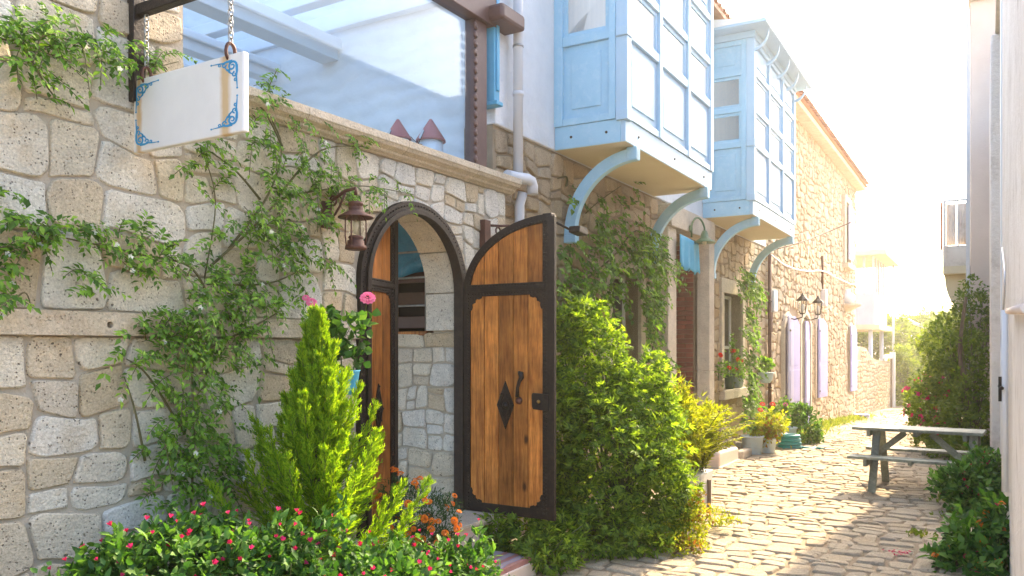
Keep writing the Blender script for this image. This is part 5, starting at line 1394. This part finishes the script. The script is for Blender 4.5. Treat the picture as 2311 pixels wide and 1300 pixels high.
# ---------------------------------------------------------------- things along the kerb of the white house
def bucket(px, py, Y, r, h, lab, mat, cat='bucket', group=None, name='bucket', rim=True):
    b = at(px, py, Y); b.z = gworld(b.x, b.y) if py > 980 else b.z
    e = empty(name, b, 0, lab, cat, group)
    MB().lathe([(r * .78, 0), (r * .8, .01), (r, h), (r * 1.06, h), (r * 1.06, h - .025), (r * .98, h - .03)][:4] + [(r * .93, h), (r * .88, h - .05)], 24).build('shell', mat, e, smooth=True)
    if rim: MB().tube([(r * 1.02 * math.cos(t), r * 1.02 * math.sin(t), h) for t in [2 * math.pi * i / 24 for i in range(24)]], .012, 6, True).build('rim', mat, e, smooth=True)
    MB().lathe([(r * .9, h - .05), (r * .9, h - .045)], 20).build('soil', M['earth'], e)
    return e, b
G = 'pale blue plant buckets by the house wall'
bucket(1698, 1025, 13.0, .17, .3, 'large pale blue bucket at the foot of the climber column', M['bucket'], group=G)
bucket(1733, 1020, 13.2, .13, .24, 'small pale blue bucket holding the red and yellow geranium', M['bucket'], group=G)
bucket(1757, 1008, 14.0, .13, .24, 'pale blue bucket half hidden behind the red geranium', M['bucket'], group=G)
bucket(1778, 1000, 14.4, .15, .3, 'pale blue bucket behind the teal watering can', M['bucket'], group=G)
def potplant(name, lab, px, py, Y, ells, n, per, L, Wd, mat, fl=None, nf=0, base_z=None, cat='plant', flsc=(.8, 1.2)):
    b = at(px, py, Y)
    e = empty(name, b, 0, lab, cat)
    P, O = bush(e, b, ells, n, per, L, Wd, M[mat], hi=False, zmin=-3)
    stems(e, b, list(front(P, O, 10)[0]), .006)
    if fl: q, o_ = front(P + O * .05, O, nf, -9, .5); flowers(e, b, q, o_, FL[fl], flsc)
    return e
e = potplant('red_geranium', 'yellow-green geranium with orange leaves and red flowers in the small bucket', 1733, 988, 13.2, [E(1735, 960, 13.2, (.22, .2, .26)), E(1720, 975, 13.1, (.14, .14, .16)), E(1755, 955, 13.3, (.14, .14, .16))], 200, 4, .07, .05, 'lf_fern')
bush(e, e.location, [E(1725, 985, 13.05, (.14, .12, .12)), E(1745, 965, 13.0, (.12, .12, .12))], 40, 3, .07, .05, M['lf_red'], hi=False, name='red_leaves', zmin=-3)
for px, py in ((1721, 912), (1744, 912), (1716, 925)): inst(FL['redp'], 'flower', e, at(px, py, 13.1) - e.location, (R(40), 0, 0), (1.1,) * 3)
potplant('green_shrub', 'rounded bright green shrub at the end of the row of buckets', 1815, 1000, 14.6, [E(1815, 970, 14.6, (.26, .26, .3)), E(1810, 935, 14.7, (.16, .16, .18)), E(1832, 985, 14.6, (.15, .15, .16))], 320, 4, .08, .05, 'lf_mir')
potplant('rose_shrub', 'dark green shrub with a pink bloom under the lavender shutters', 1775, 980, 15.6, [E(1778, 945, 15.6, (.24, .24, .3)), E(1765, 930, 15.6, (.16, .16, .2))], 240, 4, .08, .05, 'lf_ivy', 'rose', 4)
wcan = at(1783, 1008, 13.8); wcan.z = gworld(wcan.x, wcan.y)
e = empty('garden_hose', wcan, 0, 'teal plastic garden hose coiled on the paving beside the buckets', 'hose')
for k in range(4):
    MB().tube([(.17 * math.cos(t) * (1 - .06 * k), .13 * math.sin(t), .035 + .06 * k) for t in [2 * math.pi * i / 22 for i in range(22)]], .033, 8, True).build('hose_coil', M['teal'], e, smooth=True)
MB().tube(smooth_path([(.16, -.02, .03), (.3, -.12, .02), (.42, -.08, .02), (.5, -.2, .02)], 6), .022, 7).build('hose_end', M['teal'], e, smooth=True)
# cellar hatch with stone kerb
hb_ = frame_empty('cellar_hatch', W2, 'open brown cellar hatch leaning on the wall over a white-washed kerb', 'hatch', u=12.5, y=0)
bx('kerb', M['lime_clean'], hb_, .0, 1.15, -.62, -.5, -.1, .13, bevel=.02); bx('kerb', M['lime_clean'], hb_, 1.153, 1.28, -.62, -.03, -.1, .13, bevel=.02); bx('kerb', M['lime_clean'], hb_, -.02, .1, -.497, -.03, -.1, .2, bevel=.02)
bx('pit', M['dark'], hb_, .1, 1.15, -.497, -.03, -.1, .05, bevel=0)
lid = MB().prism([(0, 0), (.62, 0), (.62, .5), (0, .5)], -.02, .02).build('lid', M['hatch'], hb_, bevel=.006)
lid.location = (.3, -.25, .13); lid.rotation_euler = (R(-24), 0, 0)
for z in (.04, .24, .44): bx('lid_batten', M['hatch'], lid, .03, .59, -.04, -.021, z, z + .05)
kb = frame_empty('kerb_block', W2, 'low cream rendered kerb block in front of the doorway pilaster', 'kerb', u=11.4, y=-.4)
MB().prism([(0, -.05), (1.02, -.05), (1.02, .2), (.05, .23), (0, .2)], -.17, .15).build('block', M['render_pink'], kb, bevel=.025)
bx('footing', M['lime_clean'], kb, -.04, 1.0, -.2, .15, -.06, .03, bevel=.01)
# pots on the farther window sill
for px, Y, r, h, mat, lab in ((1622, 13.6, .085, .17, 'lime_clean', 'pale pot with dry red flowers, first on the farther window sill'), (1646, 13.9, .09, .26, 'pot_dark', 'tall dark green pot in the middle of the farther window sill'), (1667, 14.2, .09, .17, 'bucket', 'small pale blue pot at the far end of the window sill')):
    u_ = W2.u(px, -.02); b = W2.world(u_, -.02, 1.0)
    e = empty('flower_pot', b, 0, lab, 'potted plant', 'pots on the farther window sill')
    MB().lathe([(r * .75, 0), (r, h), (r * 1.08, h), (r * 1.08, h - .03), (r * .9, h - .03)][:3] + [(r * .9, h - .01)], 16).build('pot', M[mat], e, smooth=True)
    bush(e, b, [((b.x, b.y - .08, b.z + h + .2), (.13, .12, .24)), ((b.x + .04, b.y - .1, b.z + h + .45), (.05, .05, .25))] if mat == 'pot_dark' else [((b.x, b.y - .1, b.z + h + .13), (.13, .12, .16))], 60, 4, .055, .035, M['lf_ivy'], hi=False, zmin=-3)
    stems(e, b, [(b.x, b.y - .1, b.z + h + .3), (b.x + .08, b.y - .12, b.z + h + .35), (b.x - .06, b.y - .1, b.z + h + .25)], .005)
    for k in range(3): inst(FL['redp'], 'flower', e, (rnd.uniform(-.1, .14), -.15, h + rnd.uniform(.15, .45)), (R(70), 0, 0), (.8,) * 3)
u_, z_ = W2.at(1728, 850, -.2); b = W2.world(u_, -.2, z_)
e = empty('wall_pot', b, W2.rot, 'pale blue pot hung on the rainwater pipe with a small plant', 'potted plant')
MB().lathe([(.08, -.12), (.12, -.06), (.14, .05), (.16, .08), (.13, .08)], 18).build('pot', M['bucket'], e, smooth=True)
MB().tube([(0, .12, .05), (0, .2, .05)], .012, 6).build('hook', M['iron'], e)
leaf_ell = [((b.x, b.y, b.z + .2), (.13, .13, .18))]
e2 = e; P, O = blob(leaf_ell, 70, .4, zmin=-3)
c_, s_ = math.cos(-W2.rot), math.sin(-W2.rot)
Q = (P - np.array(b)); Q = np.stack([Q[:, 0] * c_ - Q[:, 1] * s_, Q[:, 0] * s_ + Q[:, 1] * c_, Q[:, 2]], 1)
leaf_obj('foliage', e, M['lf_ivy'], np.repeat(Q, 4, 0), rdir(len(Q) * 4) + np.array([0, 0, .4]), rdir(len(Q) * 4) + np.array([0, 0, .8]), .07, .045, (0, 0, 0), hi=False)

# weeds along the base of the far house
def weeds(lab, spots, n, h):
    e = frame_empty('weeds', W2, lab, 'weeds', kind='stuff')
    P, D = [], []
    for u_, y_, ru, ry in spots:
        for _ in range(n):
            uu_ = u_ + rnd.gauss(0, ru * .5); yy = min(y_ + rnd.gauss(0, ry * .5), -.06)
            P.append((uu_, yy, ground(uu_) + .02)); D.append((rnd.gauss(0, .7), rnd.gauss(0, .7), 1))
    leaf_obj('blades', e, M['lf_weed'], P, D, rdir(len(P)) + np.array([0, -.3, .5]), h * rng.uniform(.4, 1.3, len(P)), .03, (0, 0, 0), hi=False)
weeds('yellow-green weeds growing along the foot of the far stone house', [(17.5, -.55, 1.6, .4), (20, -.4, 2.4, .3), (23, -.35, 3, .3), (26.5, -.4, 3, .35), (15.5, -.8, .8, .3)], 420, .15)
weeds('small weeds between the cobbles of the street', [(8.2, -3.3, .15, .15), (10.2, -3.4, .2, .2), (9.3, -3.5, .3, .2)], 40, .05)
vt = frame_empty('violet_pot', W2, 'small violet pot on the ground past the far stone house', 'pot', u=W2.u(1945, -.5), y=-.5, z=ground(30.5))
MB().lathe([(.15, 0), (.22, .25), (.24, .28), (.2, .28)], 16).build('pot', M['lav'], vt, smooth=True)
MB().lathe([(.2, .2), (.2, .24)], 16).build('soil', M['earth'], vt)
pt = at(2032, 1262, 6.6); pt.z = .05
e = empty('fallen_petals', pt, 0, 'small drift of fallen pink petals on the near cobbles', 'petals', kind='stuff')
P = np.stack([rng.normal(0, .05, 40), rng.normal(0, .04, 40), rng.uniform(0, .01, 40)], 1)
leaf_obj('petals', e, M['pink'], P, rdir(40) * np.array([1, 1, .2]), rdir(40) * .3 + np.array([0, 0, 1]), .022, .016, (0, 0, 0), hi=False)

# ---------------------------------------------------------------- picnic table
A_ = Vector((4.09, 9.87, 0)); B_ = Vector((5.23, 9.10, 0))
dirv = (B_ - A_).normalized(); LT = 1.375; perp = Vector((-dirv.y, dirv.x, 0))
tb = empty('picnic_table', A_, math.atan2(dirv.y, dirv.x), 'weathered grey-green picnic table with attached benches on the cobbles', 'picnic table')
TW = .52
for k in range(4): bx('top_board', M['table'], tb, 0, LT, k * TW / 4 + .004, (k + 1) * TW / 4 - .004, .715, .75, bevel=.004)
for k, y0 in enumerate((-.40, TW + .15)):
    for j in range(2): bx('seat_board', M['table'], tb, .03, LT - .06, y0 + j * .125, y0 + j * .125 + .118, .415, .445, bevel=.004)
for x in (.16, LT - .2):
    bx('top_batten', M['table'], tb, x, x + .04, .02, TW - .02, .645, .713, bevel=.004)
    bx('seat_bearer', M['table'], tb, x + .042, x + .08, -.39, TW + .38, .335, .413, bevel=.004)
    for (ya, yb) in ((.12, -.2), (TW - .12, TW + .2)):
        MB().beam((x + .1, ya, .7), (x + .1, yb, .0), .04, .085, (1, 0, 0)).build('leg', M['table'], tb, bevel=.004)
MB().beam((.22, TW / 2, .4), (.55, TW / 2, .69), .07, .04, (0, 1, 0)).build('brace', M['table'], tb, bevel=.004)
MB().beam((LT - .22, TW / 2, .4), (LT - .55, TW / 2, .69), .07, .04, (0, 1, 0)).build('brace', M['table'], tb, bevel=.004)
bx('centre_batten', M['table'], tb, LT / 2 - .02, LT / 2 + .02, .03, TW - .03, .665, .713, bevel=.004)
for y0 in (-.40, TW + .15): bx('seat_cleat', M['table'], tb, LT / 2 - .02, LT / 2 + .02, y0 + .02, y0 + .22, .38, .413, bevel=.004)

# ---------------------------------------------------------------- right-hand side of the street
def ry(lat): return -(W2.D + lat)              # lateral distance right of the camera -> local y
rh = frame_empty('white_rendered_house', W2, 'rough whitish rendered house wall close on the right with pipes', 'house')
def rbox(name, mat, parent, lat0, lat1, Y0, Y1, z0, z1, bevel=.01):
    u0 = (Y0 * 1 + lat0 * W2.s) / W2.c; u1 = (Y1 + lat0 * W2.s) / W2.c
    return bx(name, mat, parent, u0, u1, ry(lat1), ry(lat0), z0, z1, bevel=bevel)
rbox('wall', M['render_wall'], rh, .15, 4.5, 3.0, 8.95, -.3, 5.65, bevel=.03)
rbox('wall', M['render_wall'], rh, .36, 4.5, 8.97, 10.3, -.3, 5.65)
rbox('wall', M['render_wall'], rh, .05, 4.5, 10.32, 13.2, -.3, 5.65, bevel=.03)
rbox('corner_strip', M['white'], rh, .135, .25, 8.7, 8.98, -.1, 5.65, bevel=.02)
rbox('eave', M['lime_clean'], rh, .1, 4.6, 2.98, 13.3, 5.653, 5.72)
def rp_(px, py, lat):  # point on the right-hand wall
    k = (px - CX) / F; Y = lat / (k * W2.c - W2.s); X = k * Y
    return X * W2.s + Y * W2.c, ry(lat), H - (py - CY) / F * Y
MB().tube([rp_(2268, 700, .12), rp_(2268, 1110, .12)], .022, 8).build('conduit', M['white'], rh, smooth=True)
MB().tube([rp_(2276, 702, .12), rp_(2318, 695, .12)], .02, 8).build('pipe', M['render_pink'], rh, smooth=True)
MB().tube(smooth_path([rp_(2262, 560, .13), rp_(2268, 640, .13), rp_(2260, 760, .13), rp_(2263, 850, .13)], 6), .008, 6).build('cable', M['pipe'], rh, smooth=True)
p = rp_(2268, 875, .12); MB().tube([(p[0], p[1] + .03, p[2] + .08), (p[0], p[1] + .03, p[2] - .1)], .012, 6).build('hinge', M['iron'], rh)
MB().tube([(p[0] - .1, p[1] + .02, p[2]), (p[0] + .3, p[1] + .03, p[2])], .014, 6).build('hinge_strap', M['iron'], rh)

pk = frame_empty('rose_house', W2, 'tall rose-washed house with a small balcony further along on the right', 'house')
rbox('wall', M['render_pink'], pk, -.235, 5, 14.2, 15.2, -1, 7.7, bevel=.03)
rbox('eave', M['lime_clean'], pk, -.27, 5, 14.1, 15.3, 7.703, 7.8)
rbox('annex_wall', M['render_pink'], pk, -.2, 5, 15.202, 23, -1, 3.4, bevel=.03)
bl = rbox('balcony', M['cream'], pk, -.66, -.237, 14.5, 15.6, 3.0, 3.14)
rbox('parapet', M['render_wall'], bl, -.66, -.61, 14.5, 15.6, 3.142, 3.5); rbox('parapet', M['render_wall'], bl, -.608, -.238, 14.5, 14.55, 3.142, 3.5)
for i in range(4):
    u_ = (14.53 + i * .34 - .63 * W2.s) / W2.c
    MB().tube([(u_, ry(-.635), 3.5), (u_, ry(-.635), 4.3)], .018, 6).build('baluster', M['white'], bl)
for lt_ in (-.43, -.26):
    u_ = (14.53 + lt_ * W2.s) / W2.c
    MB().tube([(u_, ry(lt_), 3.5), (u_, ry(lt_), 4.3)], .018, 6).build('baluster', M['white'], bl)
u0_, u1_ = (14.53 - .63 * W2.s) / W2.c, (15.55 - .63 * W2.s) / W2.c
MB().tube([(u0_, ry(-.26), 4.3), (u0_, ry(-.635), 4.3), (u1_, ry(-.635), 4.3)], .022, 6).build('handrail', M['white'], bl)
MB().strip([(-.24 - .4 * math.sin(R(a)), 2.3 + .69 * (1 - math.cos(R(a)))) for a in range(0, 91, 10)], [(-.24 - .4 * math.sin(R(a)), 2.999) for a in range(0, 91, 10)], u0_ + .2, u0_ + .42, lambda a, b, h: (h, ry(a), b)).build('console', M['cream'], bl)
rbox('window_box', M['white'], pk, -.45, -.237, 14.9, 15.6, 2.35, 2.7)
rbox('downpipe', M['pipe'], pk, -.3, -.237, 14.24, 14.36, 0, 7.6)
ln = frame_empty('laundry', W2, 'pale sheets and a rust-red cloth hung on the rose house balcony', 'laundry')
def hang(mat, f, n1, drop):
    mb = MB()
    for k in range(13):
        for j in range(5): mb.v.append(f(k / 12, j / 4, k))
    for k in range(12):
        for j in range(4): mb.f.append((k * 5 + j, k * 5 + j + 1, k * 5 + j + 6, k * 5 + j + 5))
    o = mb.build('sheet', mat, ln, smooth=True); o.modifiers.new('t', 'SOLIDIFY').thickness = .004
for la, lb in ((-.6, -.46), (-.42, -.27)):
    hang(M['render_wall'], lambda t, j, k: (u0_ + .12 + .015 * math.sin(k * 1.7), ry(la + (lb - la) * t), 4.26 - .74 * j), 0, 0)
hang(M['tile'], lambda t, j, k: (u0_ - .02 + .28 * t, ry(-.69 - .015 * math.sin(k)), 4.3 - (.75 + .18 * math.sin(k * .7)) * j), 0, 0)

# climbing shrubs on the right
def rkeep(P):
    lat = P[:, 0] * W2.c - P[:, 1] * W2.s
    return lat < np.where(P[:, 1] < 8.97, .12, np.where(P[:, 1] < 10.3, .33, np.where(P[:, 1] < 13.3, .03, np.where(P[:, 1] < 14.1, 1.0, -.27))))
base = at(2190, 1100, 12.6); base.z = 0
e = empty('climbing_shrub', base, 0, 'tall shady climbing shrub covering the corner of the right-hand house', 'shrub')
MB().tube(smooth_path([(0, 0, 0), (.05, .1, .8), (-.05, .2, 1.6), (.1, .3, 2.5)], 5), [.05 - .0018 * i for i in range(16)], 7).build('trunk', M['bark'], e, smooth=True)
P, O = bush(e, base, [E(2185, 960, 12.4, (.4, .6, .75)), E(2160, 840, 13.2, (.5, .7, .7)), E(2200, 720, 13.8, (.35, .6, .6)), E(2130, 780, 14.2, (.4, .6, .42)), E(2185, 1030, 12.0, (.32, .4, .4))], 2600, 4, .075, .045, M['lf_bou'], hi=False, shell=.5, lump=.3, keepf=rkeep)
stems(e, base, list(front(P, O, 50)[0]), .01, mat=M['bark'])
base = at(2110, 1020, 14.0); base.z = 0
e = empty('bougainvillea', base, 0, 'bougainvillea mound with red and magenta blooms behind the picnic table', 'shrub')
P, O = bush(e, base, [E(2120, 930, 13.8, (.5, .6, .6)), E(2090, 900, 14.4, (.32, .4, .4)), E(2150, 1000, 13.2, (.42, .5, .5)), E(2085, 960, 14.2, (.24, .3, .35)), E(2110, 1050, 12.6, (.2, .3, .3))], 1700, 4, .07, .045, M['lf_bou'], hi=False, shell=.5, lump=.28, keepf=rkeep)
stems(e, base, list(front(P, O, 30)[0]), .009, mat=M['bark'])
q, o_ = front(P + O * .05, O, 110, .3, .5); flowers(e, base, q, o_, FL['bou'], (.6, 1.15))
for lab, px, Y, ells, n, nf, fl, nf2 in (
    ('pink-flowered bush against the right-hand wall beside the picnic bench', 2195, 8.4, [E(2190, 1100, 8.4, (.28, .26, .22)), E(2225, 1060, 8.6, (.18, .2, .2)), E(2150, 1090, 8.5, (.16, .18, .12)), E(2200, 1150, 8.3, (.25, .25, .25))], 620, 34, 'pink', 0),
    ('bush with orange and pink flowers in the bottom right corner', 2240, 6.3, [E(2230, 1230, 6.3, (.3, .3, .2)), E(2290, 1190, 6.2, (.22, .3, .18)), E(2180, 1290, 6.2, (.2, .26, .2)), E(2290, 1300, 6.0, (.3, .3, .25)), E(2230, 1340, 6.2, (.35, .3, .2))], 1100, 14, 'pink', 26)):
    base = at(px, 1100, Y); base.z = 0
    e = empty('flowering_bush', base, 0, lab, 'bush')
    P, O = bush(e, base, ells, n, 5, .08, .045, M['lf_mir'], up=.3, keepf=rkeep)
    stems(e, base, list(front(P, O, 24)[0]), .007)
    q, o_ = front(P + O * .03, O, nf, -1, .35); flowers(e, base, q, o_, FL[fl], (1.0, 1.6))
    if nf2: q, o_ = front(P + O * .04, O, nf2, -1, .4); flowers(e, base, q, o_, FL['orange'], (1.1, 1.5), .3)

# ---------------------------------------------------------------- end of the street
lw2 = frame_empty('boundary_wall', W2, 'low crumbling rubble wall past the far stone house', 'wall')
core = MB(); tops = [(29.75, 1.35), (31, 1.75), (32.5, 1.7), (34, 1.35), (36, 1.2), (40.8, 1.1)]
core.prism([(tops[0][0], -1.3)] + [(tops[-1][0], -1.3)] + [(a, b) for a, b in reversed(tops)], .0, .45)
core.build('rubble_core', M['mortar_far'], lw2)
rects = []
for (a, za), (b, zb_) in zip(tops[:-1], tops[1:]): rects += split_rects(a, b, -.9 if a < 35 else -1.1, min(za, zb_) - .05, (.25, .6), (.18, .35), .1)
stones(lw2, rects, M['stone_far'], .05, .045, lambda a, b, h: (a, -h, b), lambda p: W2.world(p.x, p.y, p.z), limit=120, rough=.45, inset=.03)
gp = frame_empty('gate_post', W2, 'white painted gate post with rail at the end of the rubble wall', 'gate post', u=41.2, y=-.1, z=-1.1)
bx('post', M['white'], gp, 0, .22, -.1, .12, 0, 2.6); bx('top_rail', M['white'], gp, -3.0, -.003, .0, .1, 2.35, 2.5); bx('gate_board', M['hatch'], gp, -.35, -.003, .0, .06, .0, 2.3)
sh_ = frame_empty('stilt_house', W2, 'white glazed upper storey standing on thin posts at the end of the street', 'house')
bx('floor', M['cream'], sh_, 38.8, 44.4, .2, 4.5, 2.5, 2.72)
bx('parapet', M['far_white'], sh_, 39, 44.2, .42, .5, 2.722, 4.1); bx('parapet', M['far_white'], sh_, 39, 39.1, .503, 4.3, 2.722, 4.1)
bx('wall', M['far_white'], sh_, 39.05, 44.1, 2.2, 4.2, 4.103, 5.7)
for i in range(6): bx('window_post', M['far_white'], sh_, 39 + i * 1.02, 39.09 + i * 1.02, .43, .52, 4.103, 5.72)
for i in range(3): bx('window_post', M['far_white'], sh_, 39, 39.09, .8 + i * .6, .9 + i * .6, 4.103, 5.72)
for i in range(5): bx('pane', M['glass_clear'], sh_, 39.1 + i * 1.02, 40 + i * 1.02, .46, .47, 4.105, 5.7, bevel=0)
bx('roof', M['cream'], sh_, 38.4, 44.8, -.1, 4.6, 5.722, 5.95)
for u_, y_ in ((39.2, .6), (39.2, 2.6), (43.6, .6)): MB().tube([(u_, y_, -1.2), (u_, y_, 2.5)], .09, 8).build('stilt', M['far_white'], sh_, smooth=True)
b = at(2016, 900, 40); b.z = -1.1
sl = empty('street_lamp', b, 0, 'thin grey street lamp pole with a long arm against the bright sky', 'street lamp')
MB().tube([(0, 0, 0), (0, 0, 7.6)], [.07, .045], 10).build('pole', M['pipe'], sl, smooth=True)
MB().tube([(0, 0, 7.45), (.5, 0, 7.6), (1.2, 0, 7.8)], .03, 8).build('arm', M['pipe'], sl, smooth=True)
MB().prism([(1.15, 7.76), (1.75, 7.92), (1.76, 7.98), (1.2, 7.86)], -.08, .08).build('lamp_head', M['pipe'], sl)
pf = frame_empty('picket_fence', W2, 'short fence of pale boards at the bend of the street', 'fence', u=44, y=-2.6, z=-1.1)
for i in range(9): bx('board', M['cream'], pf, .0, .03, i * .14, i * .14 + .12, .1, 1.75 + .05 * (i % 2))
bx('rail', M['hatch'], pf, .033, .08, -.02, 1.25, .5, .6); bx('rail', M['hatch'], pf, .033, .08, -.02, 1.25, 1.3, 1.4)
def tree(lab, px, Y, ztop, ells, n, L, group='trees beyond the end of the street', name='tree', mat='lf_tree'):
    b = at(px, 800, Y); b.z = gworld(b.x, b.y)
    e = empty(name, b, 0, lab, 'tree' if name == 'tree' else 'hedge', group)
    MB().tube([(0, 0, 0), (.05, .03, ztop * .4), (-.04, 0, ztop * .75)], [.16, .12, .05], 8).build('trunk', M['bark'], e, smooth=True)
    P, O = bush(e, b, ells, n, 4, L, L * .62, M[mat], hi=False, shell=.45, lump=.3, zmin=-2, name='crown')
    stems(e, b, list(front(P, O, 14)[0]), .03, 'limbs', M['bark'])
tree('clipped dark green hedge mass beside the white gate post', 2036, 39.5, 2.2, [E(2036, 850, 39.5, (.55, .8, 1.2)), E(2030, 820, 40, (.6, .8, .8)), E(2040, 890, 39, (.5, .7, .8))], 900, .16, None, 'hedge')
tree('leafy tree under the white stilt house', 1965, 47, 2.0, [E(1960, 770, 47, (1.4, 1.4, 1.1)), E(1995, 745, 48, (1.2, 1.2, .9)), E(1945, 745, 48, (.8, .8, 1.2))], 1000, .26)
tree('broad bright tree in the gap behind the street lamp', 2060, 52, 2.5, [E(2055, 770, 52, (1.6, 1.5, 1.1)), E(2085, 740, 53, (1.2, 1.2, .9)), E(2070, 820, 50, (1.4, 1.2, 1.1)), E(2045, 735, 54, (.9, .9, .5))], 1300, .28)
tree('sunlit tree between the street lamp and the climbing shrub', 2125, 46, 3, [E(2120, 770, 46, (1.5, 1.4, 1.1)), E(2145, 800, 45, (1.2, 1.2, 1.3)), E(2105, 830, 44, (1.1, 1.1, 1.1)), E(2150, 740, 47, (1.0, 1, .8))], 1300, .26)
tree('small tree right behind the bougainvillea mound', 2160, 33, 2.5, [E(2160, 800, 33, (1.0, 1, 1.0)), E(2190, 760, 34, (.9, .9, 1.0)), E(2130, 850, 32, (.8, .8, .8))], 900, .2)
gr = empty('garden_canopy', at(2060, 800, 49), 0, 'pale sagging canopy strips stretched between the far trees', 'canopy')
gr.location.z = -1.1
for (a, b_) in (((1995, 735), (2130, 775)), ((2020, 700), (2105, 745))):
    p, q = at(*a, 49) - gr.location, at(*b_, 47) - gr.location
    MB().tube(smooth_path([p, (p + q) / 2 - Vector((0, 0, .18)), q], 6), .09, 6).build('strip', M['white'], gr, smooth=True)
for px, py, Yq in ((1995, 735, 49), (2130, 775, 47)):
    p = at(px, py, Yq) - gr.location; MB().tube([(p.x, p.y, 0), p], .04, 6).build('pole', M['pipe'], gr)
hl = MB(); cols, rows = 24, 8
c0 = at(2130, 800, 210)
for i in range(cols + 1):
    for j in range(rows + 1):
        s, t = i / cols * 2 - 1, j / rows * 2 - 1
        hgt = max(0, 1 - s * s - t * t) ** .7 * (13 + 1.2 * math.sin(i * 1.3) + 1.0 * math.sin(j * 2.1 + i))
        hl.v.append((c0.x + s * 5.5, c0.y + t * 14, -1.3 + hgt))
for i in range(cols):
    for j in range(rows): hl.f.append((i * (rows + 1) + j, (i + 1) * (rows + 1) + j, (i + 1) * (rows + 1) + j + 1, i * (rows + 1) + j + 1))
o = hl.build('hill', pmat('scrubby_hillside', (.12, .15, .13), (.2, .2, .16), .3, .95, .5, 2), None, smooth=True); o['kind'] = 'structure'

# ---------------------------------------------------------------- sunlit air
hz = MB().box(-45, 605, -255, 255, -2.6, 14.5)
m, n, l, b_ = ntree('sunlit_haze'); n.remove(b_)
pv = n.new('ShaderNodeVolumePrincipled'); pv.inputs['Color'].default_value = (1, .92, .78, 1); pv.inputs['Density'].default_value = HAZE; pv.inputs['Anisotropy'].default_value = .8
l.new(pv.outputs[0], n['Material Output'].inputs['Volume'])
if HAZE: hzo = hz.build('haze', m, None); hzo.location = W2.loc; hzo.rotation_euler = (0, 0, W2.rot); put(hzo, label='warm sunlit haze filling the street', cat='haze', kind='stuff')
